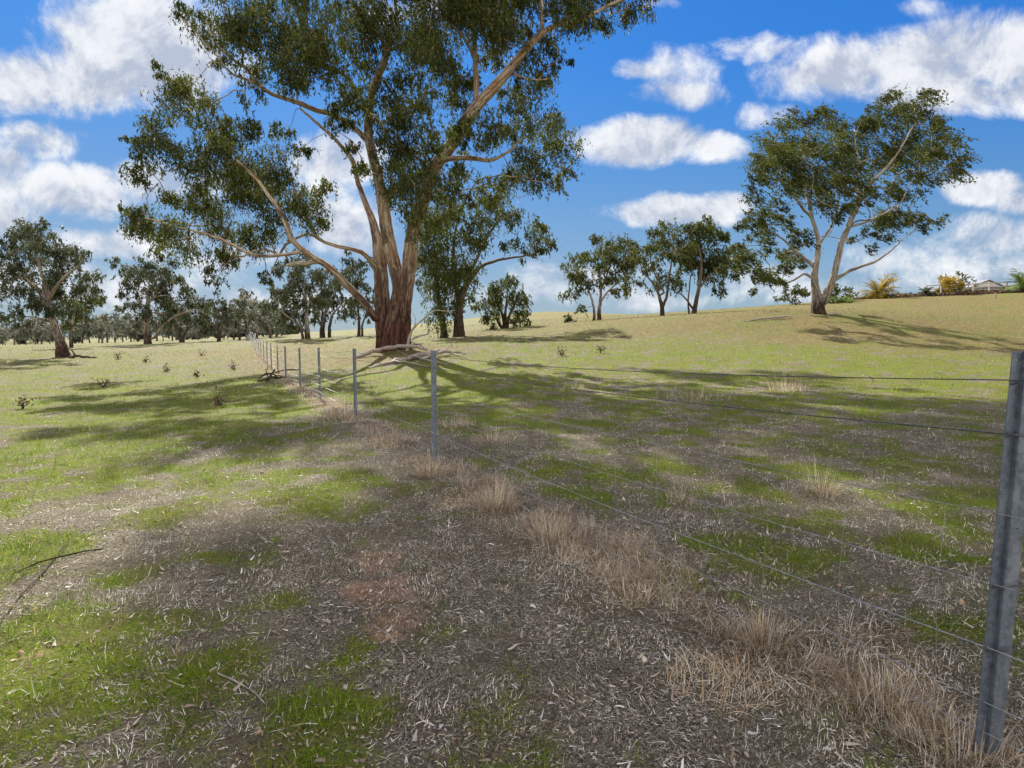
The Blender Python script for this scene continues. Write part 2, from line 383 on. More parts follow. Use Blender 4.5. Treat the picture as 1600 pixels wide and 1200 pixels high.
# ------------------------------------------------------------------ blades: bent strips
def blades(name, P_, head, lean, length, width, curl, mat, tint, kindv, parent=None, segs=2):
    """P_ Nx3 roots; head = compass angle; lean = tilt from vertical; curl = extra tilt at the tip"""
    N = len(P_); rows = segs + 1
    hx, hy = np.cos(head), np.sin(head)
    side = np.stack([-hy, hx, np.zeros(N)], -1)
    roll = rng.uniform(-.7, .7, N); 
    pos = P_.astype(float).copy(); V = np.empty((N, rows, 2, 3))
    for r in range(rows):
        t = r / segs
        w = width * (1 - .8 * t ** 1.5) * .5
        sd = side * np.cos(roll)[:, None] + np.array([0, 0, 1.]) * np.sin(roll)[:, None]
        V[:, r, 0] = pos - sd * w[:, None]; V[:, r, 1] = pos + sd * w[:, None]
        a = lean + curl * (t + .5 / segs)
        stp = length / segs
        pos = pos + np.stack([hx * np.sin(a) * stp, hy * np.sin(a) * stp, np.cos(a) * stp], -1)
    base = (np.arange(N) * rows * 2)[:, None]
    fs = []
    for r in range(segs):
        q = r * 2; fs.append(np.concatenate([base + q, base + q + 1, base + q + 3, base + q + 2], 1))
    Fc = np.stack(fs, 1).reshape(-1, 4)
    A = {'tint': np.repeat(tint, rows * 2), 'kind': np.repeat(kindv, rows * 2)}
    return np_mesh(name, V.reshape(-1, 3), Fc, [mat], parent, A)

def scatter(n, rmin, rmax, r0, az=1.15):
    """random points round the viewpoint's patch of paddock, thinning with distance"""
    u = rng.random(n); a, b = math.log(1 + (rmin / r0) ** 2), math.log(1 + (rmax / r0) ** 2)
    r = r0 * np.sqrt(np.exp(a + (b - a) * u) - 1); th = rng.uniform(-az, az, n)
    return r * np.sin(th), r * np.cos(th), r

def ground_cover():
    # straw and litter mat
    x, y, r = scatter(980000, .9, 60, 2.9)
    g, s, o = masks(x, y)
    fd, side = fence_d(x, y)
    keep = rng.random(len(x)) < np.clip(1.05 - g * (.8 + .4 * np.clip((r - 6) / 10, 0, 1)) - .6 * np.clip((r - 9) / 16, 0, 1) - s * .62 + .3 * np.exp(-(fd / .5) ** 2), .05, 1) * np.clip(fbm(x * 4.5, y * 4.5, 66, 3) * 3.4 - .7, .3, 1)
    x, y, r, g, s, o = [q[keep] for q in (x, y, r, g, s, o)]
    N = len(x); z = ground(x, y) + .002
    big = 1 + np.clip(r - 4, 0, 50) / 16
    cl = fbm(x * 6, y * 6, 55, 2)
    L = np.clip(.0165 * np.exp(rng.normal(0, .6, N)), .006, .13) * big
    lean = np.clip(rng.normal(1.35, .28, N) - (cl > .6) * .7, .3, 1.62)
    tint = np.where(rng.random(N) < .5 + (fbm(x * 2, y * 2, 77, 3) - .5) * 1.2, rng.uniform(.5, 1, N), rng.uniform(0, .3, N))
    o_ = blades('dry_grass_litter', np.stack([x, y, z + rng.random(N) * .008], -1), fbm(x * 1.3, y * 1.3, 71, 3) * 14 + rng.normal(0, .9, N), lean, L, (.0008 + .0026 * rng.random(N) ** 1.7) * big, rng.normal(.2, .75, N), M['straw'], tint, rng.random(N), segs=3)
    tag(o_, 'grey mat of dry straw and broken grass stems covering the paddock', 'dry grass', kind='stuff')
    # green grass
    x, y, r = scatter(620000, .9, 70, 3.4)
    g, s, o = masks(x, y)
    keep = rng.random(len(x)) < np.clip((g - .12) * 1.3, 0, 1) * np.clip(fbm(x * 8, y * 8, 61, 2) * 3.2 - 1.0, .05, 1) * (1 - s) * (1 - .7 * o)
    x, y, r, g = [q[keep] for q in (x, y, r, g)]
    N = len(x); z = ground(x, y)
    big = 1 + np.clip(r - 4, 0, 60) / 14
    L = rng.uniform(.014, .055, N) * (.6 + .8 * g) * np.minimum(big, 3) * (1.35 - .35 * np.clip((r - 4) / 6, 0, 1))
    tint = np.clip(rng.random(N) * .7 + (fbm(x * 1.1, y * 1.1, 91, 3) - .4) * 1.1, 0, 1)
    o_ = blades('grass', np.stack([x, y, z], -1), rng.uniform(0, 6.283, N), rng.uniform(.1, 1.2, N), L, rng.uniform(.0018, .004, N) * big, rng.uniform(0, .8, N), M['green'], tint, rng.random(N) * .9)
    tag(o_, 'short green pasture grass growing in patches', 'grass', kind='stuff')
    # fallen leaves
    x, y, r = scatter(7000, .9, 22, 2.6)
    N = len(x); z = ground(x, y) + .006
    o_ = blades('leaf_litter', np.stack([x, y, z], -1), rng.uniform(0, 6.283, N), rng.normal(1.42, .15, N), rng.uniform(.02, .06, N), rng.uniform(.005, .017, N), rng.normal(.1, .8, N), M['litter'], rng.random(N), rng.random(N) * .86, segs=3)
    tag(o_, 'pale and brown fallen gum leaves scattered on the ground', 'leaf litter', kind='stuff')
    # taller dry stubble that roughens the far paddock
    x, y, r = scatter(150000, 14, 125, 45)
    g, s, o = masks(x, y)
    keep = rng.random(len(x)) < np.clip(fbm(x * .8, y * .8, 15, 3) * 3.2 - 1.2, .04, 1) * (.35 + .65 * o)
    x, y, r = [q[keep] for q in (x, y, r)]; N = len(x); big = r / 30
    o_ = blades('stubble', np.stack([x, y, ground(x, y)], -1), rng.uniform(0, 6.283, N), rng.uniform(.2, 1.3, N), rng.uniform(.05, .15, N) * np.clip(big, .7, 1.8), rng.uniform(.006, .013, N) * np.clip(big, .6, 3), rng.uniform(0, .8, N), M['stubble'], np.clip(fbm(x * .5, y * .5, 19, 3) * 1.6 - .5 + rng.random(N) * .5, 0, 1), rng.random(N) * .9)
    tag(o_, 'rough tan and olive stubble on the far paddock and hill', 'dry grass', kind='stuff')
    # crumbs of soil and small stones on the worn track
    x, y, r = scatter(60000, .9, 14, 2.8)
    g, s, o = masks(x, y); keep = rng.random(len(x)) < np.clip(s * 1.2 + .04, 0, 1)
    x, y = x[keep], y[keep]; N = len(x); z = ground(x, y); a = rng.uniform(.003, .010, N) * (1 + (rng.random(N) < .04) * 1.5)
    base = np.array([[1, 0, 0], [-.5, .87, 0], [-.5, -.87, 0], [0, 0, .9], [0, 0, -.6]]); base = base[None] + rng.normal(0, .25, (N, 5, 3))
    V = np.stack([x, y, z], -1)[:, None] + base * a[:, None, None]
    Fc = (np.arange(N) * 5)[:, None, None] + np.array([[0, 1, 3], [1, 2, 3], [2, 0, 3], [1, 0, 4], [2, 1, 4], [0, 2, 4]])[None]
    o_ = np_mesh('soil_crumbs', V.reshape(-1, 3), Fc.reshape(-1, 3), [M['crumb']], attrs={'tint': np.repeat(rng.random(N), 5), 'kind': np.repeat(rng.random(N), 5)})
    tag(o_, 'reddish soil crumbs and small stones on the worn bare track', 'soil crumbs', kind='stuff')
ground_cover()

def tufts_along_fence():
    """bleached long grass growing under the fence wires"""
    xs, ys, cs = [], [], []
    for i in range(len(FLINE) - 1):
        a, b = FLINE[i], FLINE[i + 1]
        if a[1] > 60: break
        L = np.linalg.norm(b - a); nrm = np.array([-(b - a)[1], (b - a)[0]]) / L
        nt = int(L * (16 if a[1] < 12 else 11))
        for k in range(nt):
            t = rng.random(); off = rng.normal(.05, .17)
            if fbm(np.array([t * L * 1.1]), np.array([i * 7.]), 13, 2)[0] < .3: continue
            p = a + (b - a) * t + nrm * off
            cs.append((p[0], p[1], rng.uniform(.08, .24), rng.uniform(.2, 1.) , rng.uniform(0, 1)))
    P_, H, LE, L_, Wd, CU, TI, KI = [], [], [], [], [], [], [], []
    for (x, y, rad, hgt, tt) in cs:
        d = math.hypot(x, y); n = int(np.clip(480 * (4 / max(d, 2.0)) ** .9, 26, 560) * (.5 + hgt * .5)); bg_ = 1 + max(0, d - 5) / 14
        a = rng.uniform(0, 6.283, n); rr = rad * np.sqrt(rng.random(n)) * 1.2
        px, py = x + rr * np.cos(a), y + rr * np.sin(a)
        P_.append(np.stack([px, py, np.zeros(n)], -1)); H.append(a * (rng.random(n) < .6) + rng.uniform(-1.5, 1.5, n) + rng.uniform(0, 6.28))
        LE.append(np.clip(rng.normal(.95, .6, n), .05, 1.7)); L_.append(rng.uniform(.03, .16, n) * (.42 + .55 * hgt))
        Wd.append(rng.uniform(.0016, .0036, n) * bg_); CU.append(rng.uniform(.1, 1.4, n)); TI.append(np.clip(tt * .75 + rng.random(n) * .5 - .15, 0, 1)); KI.append(rng.random(n) * .95)
    P_ = np.concatenate(P_); P_[:, 2] = ground(P_[:, 0], P_[:, 1])
    o_ = blades('long_dry_grass', P_, *[np.concatenate(q) for q in (H, LE, L_, Wd, CU)], M['tuft'], np.concatenate(TI), np.concatenate(KI), segs=4)
    tag(o_, 'bleached long dry grass growing in a strip under the wire fence', 'dry grass', kind='stuff')
tufts_along_fence()

def tussock(label, px, py, hgt, rad, n=260, group=None, upright=.3, mat='tuft', name='grass_tussock', cat='tussock'):
    h = hit(px, py); x0, y0 = h[0], h[1]; z0 = gz(x0, y0); e = empty(name, (x0, y0, z0))
    tag(e, label, cat, group)
    a = rng.uniform(0, 6.283, n); rr = rad * np.sqrt(rng.random(n)); px_, py_ = x0 + rr * np.cos(a), y0 + rr * np.sin(a)
    P_ = np.stack([px_, py_, ground(px_, py_)], -1); d = math.hypot(x0, y0)
    wd = rng.uniform(.0016, .0035, n) * (1 + max(0, d - 4) / 12)
    blades('blades', P_, a + rng.normal(0, .8, n), np.clip(rng.normal(upright + .15, .3, n), .02, 1.4), rng.uniform(.3, 1, n) * hgt * .7, wd, rng.uniform(.1, 1.1, n), M[mat], rng.random(n), rng.random(n), e, 4)
    m = max(5, n // 22); a = rng.uniform(0, 6.283, m); rr = rad * .6 * np.sqrt(rng.random(m))
    px_, py_ = x0 + rr * np.cos(a), y0 + rr * np.sin(a); P_ = np.stack([px_, py_, ground(px_, py_)], -1)
    blades('seed_stalks', P_, a, rng.uniform(.02, .35, m), rng.uniform(.7, 1.15, m) * hgt, np.full(m, .003 * (1 + max(0, d - 4) / 12)), rng.uniform(0, .35, m), M[mat], np.full(m, .95), rng.random(m), e, 4)
tussock('bleached straw tussock standing alone in the paddock beyond the lower right fence wires', 1282, 770, .30, .14, 300)
tussock('tall thin brown tussock in the shade further back, left of the near steel post', 1232, 612, .62, .45, 300)
tussock('dense brown tussock leaning at the fence line just right of the middle post foot', 775, 795, .32, .16, 900)
tussock('reddish brown tussock under the wires below the bleached leaning one', 860, 845, .26, .15, 800)
tussock('straw tussock gathered round the foot of the middle steel post', 672, 748, .30, .15, 700)
tussock('small reddish tussock in the paddock right of the middle post', 895, 608, .3, .35, 200)
tussock('wide low pinkish brown tussock in the paddock under the top wire', 1090, 625, .25, .9, 420)
tussock('small brown tussock between the lower wires in mid paddock', 1065, 785, .16, .14, 260)
tussock('grey brown tussock heaped against the third steel post', 535, 655, .4, .55, 600)
tussock('ginger tussock with a thick base just inside the fence right of the middle post', 770, 690, .25, .3, 420)
tussock('ginger tussock close behind the middle steel post', 715, 665, .25, .3, 420)
tussock('low ginger tussock in front of the near steel post', 1190, 1010, .2, .12, 700)
tussock('pale long-bladed tussock at the foot of the near steel post', 1400, 1120, .18, .2, 800)
tussock('pale frayed tussock in the bottom right corner by the near steel post', 1500, 1180, .17, .2, 800)

# ------------------------------------------------------------------ tubes, branches and trees
def rings_mesh(chains, flute=0., seed=0):
    """chains: list of (points Nx3, radii N, heights N) -> verts, faces, attributes"""
    V, Fc, BK, HT = [], [], [], []; off = 0
    r_ = np.random.default_rng(seed)
    for pts, rad, ln in chains:
        pts = np.asarray(pts, float); n = len(pts)
        if n < 2: continue
        rm = rad.max(); K = 28 if rm > .3 else 16 if rm > .12 else 8 if rm > .05 else 5 if rm > .02 else 3
        T = np.gradient(pts, axis=0); T /= np.linalg.norm(T, axis=1)[:, None] + 1e-9
        u = np.cross(T[0], [0.3, .9, .1]); u /= np.linalg.norm(u) + 1e-9
        th = np.linspace(0, 2 * math.pi, K, endpoint=False); ph = r_.uniform(0, 6, 3)
        for i in range(n):
            u = u - T[i] * (u @ T[i]); u /= np.linalg.norm(u) + 1e-9; w = np.cross(T[i], u)
            rr = rad[i] * np.ones(K)
            if flute and rm > .1:
                rr = rr * (1 + flute * (.6 * np.sin(3 * th + ph[0] + ln[i] * .35) + .4 * np.sin(7 * th + ph[1] - ln[i] * .5)) + flute * .5 * (vnoise(th * 3, np.full(K, ln[i] * 1.3), int(ph[2] * 100)) - .5))
            V.append(pts[i] + np.cos(th)[:, None] * u * rr[:, None] + np.sin(th)[:, None] * w * rr[:, None])
            BK.append(np.stack([np.cos(th) * rad[i], np.sin(th) * rad[i], np.full(K, ln[i])], -1) + [seed * .37 % 7, 0, 0])
            HT.append(np.full(K, ln[i]))
        i0 = off + np.arange(n - 1)[:, None] * K + np.arange(K)[None]; i1 = off + np.arange(n - 1)[:, None] * K + (np.arange(K)[None] + 1) % K
        Fc.append(np.stack([i0, i1, i1 + K, i0 + K], -1).reshape(-1, 4)); off += n * K
    return np.concatenate(V), np.concatenate(Fc), {'bark': np.concatenate(BK), 'height': np.concatenate(HT)}

def catmull(pts, step):
    pts = np.asarray(pts, float); P_ = np.vstack([2 * pts[0] - pts[1], pts, 2 * pts[-1] - pts[-2]]); out = []
    for i in range(1, len(P_) - 2):
        L = np.linalg.norm(P_[i + 1][:3] - P_[i][:3]); k = max(1, int(round(L / step)))
        for t in np.arange(k) / k:
            out.append(.5 * (2 * P_[i] + (P_[i + 1] - P_[i - 1]) * t + (2 * P_[i - 1] - 5 * P_[i] + 4 * P_[i + 1] - P_[i + 2]) * t * t + (3 * P_[i] - P_[i - 1] - 3 * P_[i + 1] + P_[i + 2]) * t ** 3))
    out.append(pts[-1]); return np.array(out)

def leaf_mesh(name, C_, L, Wd, axis, spread, mat, tint, kindv, parent):
    """kite-shaped leaves hanging from points C_"""
    N = len(C_)
    ax = np.array(axis, float)[None] + rng.normal(0, spread, (N, 3)); ax /= np.linalg.norm(ax, axis=1)[:, None]
    nr = rng.normal(0, 1, (N, 3)); sd = np.cross(ax, nr); sd /= np.linalg.norm(sd, axis=1)[:, None] + 1e-9
    L = L[:, None]; Wd = Wd[:, None]
    V = np.stack([C_, C_ + ax * L * .4 + sd * Wd * .5, C_ + ax * L + np.cross(ax, sd) * L * .12, C_ + ax * L * .4 - sd * Wd * .5], 1).reshape(-1, 3)
    return np_mesh(name, V, np.arange(N * 4).reshape(N, 4), [mat], parent, {'tint': np.repeat(tint, 4), 'kind': np.repeat(kindv, 4)})

def grow(seed, limbs, targets, step, r_tip, n_exp=2.25):
    """limbs: list of (points Nx4 with radius, parent limb index or -1). returns chains"""
    r_ = np.random.default_rng(seed)
    pos, par, rmin, main = [], [], [], []
    tr = []
    for li, (pts, parent) in enumerate(limbs):
        c = catmull(pts, step if step < .5 else step * .6); prev = -1
        if parent >= 0:
            cand = tr[parent]; pp = np.array([pos[q] for q in cand]); prev = cand[int(np.argmin(((pp - c[0, :3]) ** 2).sum(1)))]
            c = c[1:]
        idx = []
        for j, q in enumerate(c):
            wob = r_.normal(0, .03, 3) * (0 if j == 0 and parent < 0 else 1) * min(1, step)
            pos.append(q[:3] + wob); par.append(prev); rmin.append(q[3]); main.append(True); prev = len(pos) - 1; idx.append(prev)
        tr.append(idx)
    root = pos[0].copy(); pos = [p for p in pos]
    plen = []
    for i in range(len(pos)): plen.append(0 if par[i] < 0 else plen[par[i]] + np.linalg.norm(pos[i] - pos[par[i]]))
    tg = sorted(targets, key=lambda t: np.linalg.norm(t - root))
    cap = len(pos) + len(tg) * 14 + 10
    PA = np.zeros((cap, 3)); PA[:len(pos)] = pos; n = len(pos); PL = np.zeros(cap); PL[:n] = plen
    zmin = root[2] + .18 * (max(t[2] for t in tg) - root[2]) if tg else root[2]
    for t in tg:
        d = np.linalg.norm(PA[:n] - t, axis=1)
        cost = d + .16 * PL[:n] + np.where(PA[:n, 2] > t[2] + .6 * d, 3 * step, 0) + np.where(PA[:n, 2] < zmin * .5 + root[2] * .5, 2.5, 0)
        j = int(np.argmin(cost)); D = d[j]; a = PA[j]
        pd = a - PA[par[j]] if par[j] >= 0 else np.array([0, 0, 1.]); pd = pd / (np.linalg.norm(pd) + 1e-9)
        k = int(np.clip(round(D / step), 1, 12)); c1 = a + (pd * .7 + np.array([0, 0, .25])) * D * .4
        prev = j
        for q in range(1, k + 1):
            s = q / k; p = (1 - s) ** 2 * a + 2 * s * (1 - s) * c1 + s * s * t
            if q < k: p = p + r_.normal(0, .07 * min(D, 4 * step) / 2, 3)
            PL[n] = PL[prev] + np.linalg.norm(p - PA[prev]); PA[n] = p; par.append(prev); rmin.append(0); main.append(False); prev = n; n += 1
    PA = PA[:n]; rr = np.zeros(n); kids = [[] for _ in range(n)]
    for i in range(n):
        if par[i] >= 0: kids[par[i]].append(i)
    for i in range(n - 1, -1, -1):      # children always come after parents except limb joints, which also do
        s = sum(rr[c] ** n_exp for c in kids[i]); rr[i] = max(s ** (1 / n_exp), r_tip)
    for i in range(n):
        if main[i]: rr[i] = rmin[i]
    for i in range(n):
        if not main[i] and par[i] >= 0: rr[i] = min(rr[i], rr[par[i]] * .8 if main[par[i]] else rr[par[i]])
    big, small = [], []; done = np.zeros(n, bool)
    for i in range(n):
        if done[i]: continue
        ch = [i]; done[i] = True; st = [par[i]] if par[i] >= 0 else []
        while True:
            ks = [c for c in kids[ch[-1]] if not done[c] and main[c] == main[ch[-1]]]
            if not ks: break
            c = max(ks, key=lambda q: rr[q]); done[c] = True; ch.append(c)
        al = st + ch; R_ = rr[al].copy()
        if st: R_[0] = R_[1]
        if len(al) < 2: continue
        if not main[i]: R_[-1] *= .5
        (big if main[i] else small).append((PA[al], R_, PL[al]))
    return big, small

def gum_tree(label, base, Y, limbs, blobs, depth, seed, k=.5, axis=(.1, 0, -1), spread=.55, bark='bark2', leaf='leaf', group=None, step=None, subs=7, name='gum_tree', above=None, leafpx=3.3, droop=1.25, rtip=None, flute=.06, thick=.86, blobscale=1.1):
    """base (px,py) foot; limbs traced polylines [(px,py,dDepth,halfwidth px)], crown clumps (px,py,radius px)"""
    global rng
    rng = np.random.default_rng(seed)
    s = Y / F; b3 = at(base[0], base[1], Y); b3[2] = gz(b3[0], b3[1]) - .05
    root = empty(name, b3); tag(root, label, 'tree', group)
    L3 = []
    for pts, parent in limbs:
        a = []
        for (px, py, dd, hw) in pts:
            p = at(px, py, Y + dd * s); a.append([p[0], p[1], p[2], hw * s * thick])
        if parent < 0: a[0][2] = min(a[0][2], gz(a[0][0], a[0][1]) - .1)
        L3.append((np.array(a), parent))
    step = step or max(.35, 9 * s)
    tg, lc, lt = [], [], []
    for bi, (px, py, r) in enumerate(blobs):
        dd = rng.uniform(-1, 1) * depth
        c = at(px, py, Y + dd * s); r *= blobscale; rad = r * s
        ct = rng.random()
        tg.append(c)
        n = int(r * r * k * 3.4); ns = max(4, int(subs * 1.3 * (r / 30) ** 1.3))
        for q in range(ns):
            v = rng.normal(0, 1, 3); v /= np.linalg.norm(v); v *= rad * rng.uniform(.35, 1.05); v[1] *= 1.3
            sc = c + v; tg.append(sc); m = max(3, n // ns)
            rs = rad * rng.uniform(.28, .5) + 1.5 * s
            nst = max(2, m // 9); si = rng.integers(0, nst, m)      # hanging sprays of leaves
            so_ = rng.normal(0, .5, (nst, 3)) * np.array([1.15, 1.15, .75]) * rs; sl_ = rng.uniform(.5, 1.5, nst) * rs
            sa = np.array(axis, float)[None] + rng.normal(0, .28, (nst, 3))
            off = so_[si] + sa[si] * (sl_[si] * rng.random(m))[:, None] + rng.normal(0, .07, (m, 3)) * rs
            lc.append(sc + off); lt.append(np.clip(.5 * ct + .25 * rng.random() + rng.random(m) * .35 - .05, 0, 1))
    big, small = grow(seed, L3, tg, step, rtip or .55 * s * .6)
    v, f, at_ = rings_mesh(big, flute, seed); np_mesh('trunk', v, f, [M[bark]], root, at_, True)
    v, f, at_ = rings_mesh(small, 0, seed + 1); np_mesh('branches', v, f, [M[bark]], root, at_, True)
    lc = np.concatenate(lc); lt = np.concatenate(lt); N = len(lc)
    ll = leafpx * s * rng.uniform(.8, 1.9, N)
    leaf_mesh('crown', lc, ll, ll * rng.uniform(.26, .42, N), axis, spread, M[leaf], lt, rng.random(N) * .86, root)
    return root

# ---- main tree (Y=32)
def main_tree():
    J = [
     # 0 stem R
     ([(627,560,0,20),(628,535,0,17),(630,500,0,14.5),(632,475,-5,13),(639,419,-10,12.5),(646,362,-20,11.5),(661,317,-30,11),(672,275,-40,11),(687,250,-45,10.5),(712,216,-55,9.5),(737,175,-60,9.5),(756,153,-65,8.5),(787,119,-70,7.5),(822,78,-70,6),(847,53,-70,5),(878,37,-70,3.6),(909,34,-70,3),(944,12,-75,2.4),(985,-5,-80,1.8)], -1),
     # 1 stem M
     ([(612,560,-14,20),(612,530,-12,17),(618,490,-8,14),(624,452,-2,12.5),(619,425,2,11.5),(612,395,5,11.5),(605,360,10,11),(597,306,20,10),(591,275,22,9),(581,237,28,8.5),(575,203,30,8),(577,175,32,7),(583,137,32,6.5),(597,103,35,6),(605,78,38,6),(612,56,40,4),(619,25,45,3),(617,-5,50,2.6),(625,-70,55,2)], -1),
     # 2 stem L
     ([(603,560,8,19),(602,530,8,16),(599,500,10,14.5),(597,460,12,13.5),(595,420,15,12),(591,385,20,9.5),(584,350,30,7),(571,317,45,5),(560,287,55,4.5),(550,250,60,4),(525,219,65,3),(497,194,70,2.5),(470,170,75,2)], -1),
     # 3 limb LL
     ([(592,505,5,8),(580,488,-5,7),(567,471,-15,6.2),(541,445,-35,5.6),(519,422,-50,5.2),(492,404,-70,4.8),(470,389,-80,4.4),(455,372,-90,4.5),(443,340,-95,4),(425,312,-100,3),(400,280,-100,2.4),(370,250,-100,1.8)], 2),
     # 4 limb L2
     ([(590,425,15,5),(582,411,5,4.4),(564,394,-10,3.8),(540,388,-20,3.4),(515,382,-30,3),(498,372,-40,2.6),(480,345,-50,2.6),(470,315,-60,2)], 2),
     # 5 far left limb
     ([(475,392,-78,3.4),(450,397,-85,3),(414,400,-95,2.7),(385,394,-100,2.4),(355,378,-105,2.6),(320,365,-110,2.2),(280,355,-110,1.6),(245,345,-110,1.2)], 3),
     # 6 stub
     ([(500,408,-65,4),(480,412,-70,3.4),(462,411,-72,3),(447,415,-75,2.2)], 3),
     # 7 R1
     ([(687,250,-45,5),(705,248,-50,4.5),(725,247,-55,4),(750,249,-60,3.6),(769,250,-65,3),(794,237,-70,2),(820,215,-75,1.5)], 0),
     # 8 R2
     ([(742,168,-60,5),(744,140,-60,4.5),(744,119,-60,4.2),(742,78,-60,3.8),(741,41,-60,3.5),(736,0,-60,3),(728,-60,-60,2.4),(735,-120,-60,1.8)], 0),
     # 9 R3
     ([(743,95,-60,2.6),(725,59,-62,2.4),(700,34,-65,2),(680,18,-65,1.5)], 8),
     # 10 R4
     ([(847,53,-70,3.4),(847,16,-70,3),(845,-30,-72,2.4),(860,-90,-75,1.6)], 0),
     # 11 R5
     ([(795,112,-70,2.2),(810,118,-70,2),(831,125,-72,1.6),(862,122,-74,1)], 0),
     # 12 M fork left
     ([(602,85,38,4),(597,62,40,3.6),(581,44,42,3.2),(559,19,45,2.8),(545,0,48,2.4),(520,-50,50,1.8)], 1),
     # 13 M fork middle
     ([(605,70,38,3.6),(603,37,36,3),(590,15,34,2.6),(578,-10,32,2.2),(570,-90,30,1.5)], 1),
     # 14 M fork right
     ([(606,80,36,4),(620,74,30,3.4),(637,66,22,3),(669,41,10,2.6),(706,9,0,2),(730,-20,-5,1.5)], 1),
     # 15 M1
     ([(575,222,28,5),(566,212,26,4.8),(553,200,22,4.6),(525,181,10,4.4),(494,172,-5,4.2),(470,162,-15,4),(450,155,-20,3.6),(425,147,-30,3.2),(403,131,-40,2.8),(387,109,-45,2.4),(366,94,-50,2),(344,75,-55,1.6),(325,45,-60,1.2)], 1),
     # 16 M1b
     ([(408,136,-38,2.4),(387,125,-42,2.2),(366,117,-48,2),(350,103,-52,1.8),(337,84,-56,1.5),(319,66,-60,1.3),(306,50,-64,1.1),(284,31,-68,.8)], 15),
     # 17 M2
     ([(576,178,32,4),(570,165,33,3.8),(556,141,36,3.5),(541,119,40,3.2),(509,103,48,2.6),(491,91,52,2.2),(481,69,55,1.8),(472,44,58,1.5),(460,10,60,1.1)], 1),
     # 18 high centre leader, above the frame
     ([(735,-30,-60,3),(700,-110,-40,2.4),(680,-180,-30,1.8)], 8),
    ]
    B = [(205,340,22),(240,352,30),(290,370,32),(340,345,36),(385,372,32),(345,408,22),(430,340,32),(452,300,34),(482,325,26),(400,300,36),(350,290,34),(300,255,36),(252,232,30),(222,272,20),(335,222,32),(372,255,34),(420,255,34),
     (250,190,26),(268,130,28),(300,160,34),(240,112,14),(330,200,28),(380,205,24),(395,150,14),(330,425,14),(225,330,20),(270,300,20),(410,430,12),(500,290,16),(205,222,14),(310,310,20),(440,200,18),(465,225,16),
     (288,16,18),(322,36,30),(372,60,34),(425,50,40),(480,30,40),(440,100,30),(395,108,20),(500,90,30),(520,50,36),(540,120,24),(470,130,18),(545,20,38),(420,15,30),(360,15,30),(465,75,28),(345,95,14),
     (590,30,40),(640,25,45),(660,90,36),(620,135,32),(556,165,20),(625,190,34),(640,240,40),(605,235,22),(565,262,18),(640,290,34),(648,335,22),(550,225,14),(575,100,24),(540,185,20),(530,165,16),(610,300,18),(600,160,26),
     (690,55,38),(700,110,30),(715,150,26),(760,30,36),(790,55,32),(780,15,34),(828,95,28),(862,60,22),(872,95,16),(720,200,24),(760,195,26),(820,165,30),(850,190,32),(872,228,26),(830,235,32),(790,205,24),(800,270,24),(842,280,24),(770,285,20),(700,285,26),(735,305,14),(872,265,15),(690,335,26),(740,120,20),(800,140,18),(770,90,18),(845,125,14),(665,275,26),(680,215,22),(665,160,22),(720,255,18),
     (905,15,24),(945,20,22),(985,18,22),(1015,5,18),(880,5,24),(915,-20,30),(960,-25,28),(830,-10,30),(820,50,18)]
    r2 = np.random.default_rng(5)
    for i in range(125):
        a = r2.uniform(0, 6.283); q = math.sqrt(r2.random()); x, y = 660 + 365 * q * math.cos(a), -165 + 245 * q * math.sin(a)
        if y < -8 and x - 34 > 352 + .6 * (y + 118): B.append((x, y, r2.uniform(28, 46)))
    gum_tree('huge multi-stemmed gum tree with peeling red and cream bark, standing behind the fence at centre', (612, 546), 32, J, B, 150, 101, k=.62, bark='barkmain', leafpx=3.4, subs=8, step=.32, flute=.13, spread=.5, rtip=.010)
main_tree()

def auto_limbs(base, stems, hw, top):
    return [([(base[0] + q[0], base[1] + q[1], q[2], q[3]) for q in s], p) for s, p in stems]

# second tree behind (Y=56)
gum_tree('gum tree with drooping bright foliage and a dark trunk, just right behind the huge one', (716, 526), 56,
 [([(717,535,0,13),(717,515,0,10),(716,495,0,8.5),(718,475,0,7.5),(724,455,-5,6),(738,432,-10,4),(755,415,-12,3),(785,405,-15,2.2),(820,400,-18,1.4),(848,392,-18,.8)], -1),
  ([(693,533,5,8),(693,515,5,6),(690,490,3,5),(684,460,0,4),(680,420,-4,3),(678,380,-6,2)], -1),
  ([(718,475,0,5),(712,440,5,4),(708,400,8,3),(712,360,10,2.4),(722,320,12,1.6)], 0),
  ([(724,455,-5,4),(742,410,0,3),(762,370,5,2.4),(780,345,8,1.8),(810,330,10,1)], 0)],
 [(700,385,38),(678,415,34),(722,350,32),(752,372,22),(702,445,30),(690,485,22),(735,425,20),(760,330,24),(800,335,22),(832,362,20),(852,385,16),(795,375,14),(680,360,26),(700,320,26),(664,395,16),(820,395,12),(740,310,20),(710,480,14),(665,440,16),(845,345,14),(775,300,14),(670,330,18),(730,460,10)], 45, 102, k=.6, bark='barkdark', leaf='leaf')
# round bushy tree
gum_tree('low round gum with many stems on the pale grass right of the centre trees', (790, 514), 66,
 [([(788,520,0,4),(787,500,0,3),(780,480,0,2),(770,460,-5,1.2)], -1), ([(792,520,2,4),(794,498,0,2.6),(805,475,0,1.6),(812,455,5,1)], -1), ([(790,520,-2,4),(790,490,0,2.4),(792,460,0,1.2)], -1), ([(786,518,-2,3),(775,497,0,2),(758,478,0,1)], -1)],
 [(770,455,20),(795,448,20),(815,460,16),(760,478,14),(780,478,18),(810,485,18),(825,498,12),(755,500,12),(770,505,8),(800,505,9),(745,475,8),(790,436,10)], 35, 103, k=.6, bark='barkdark')
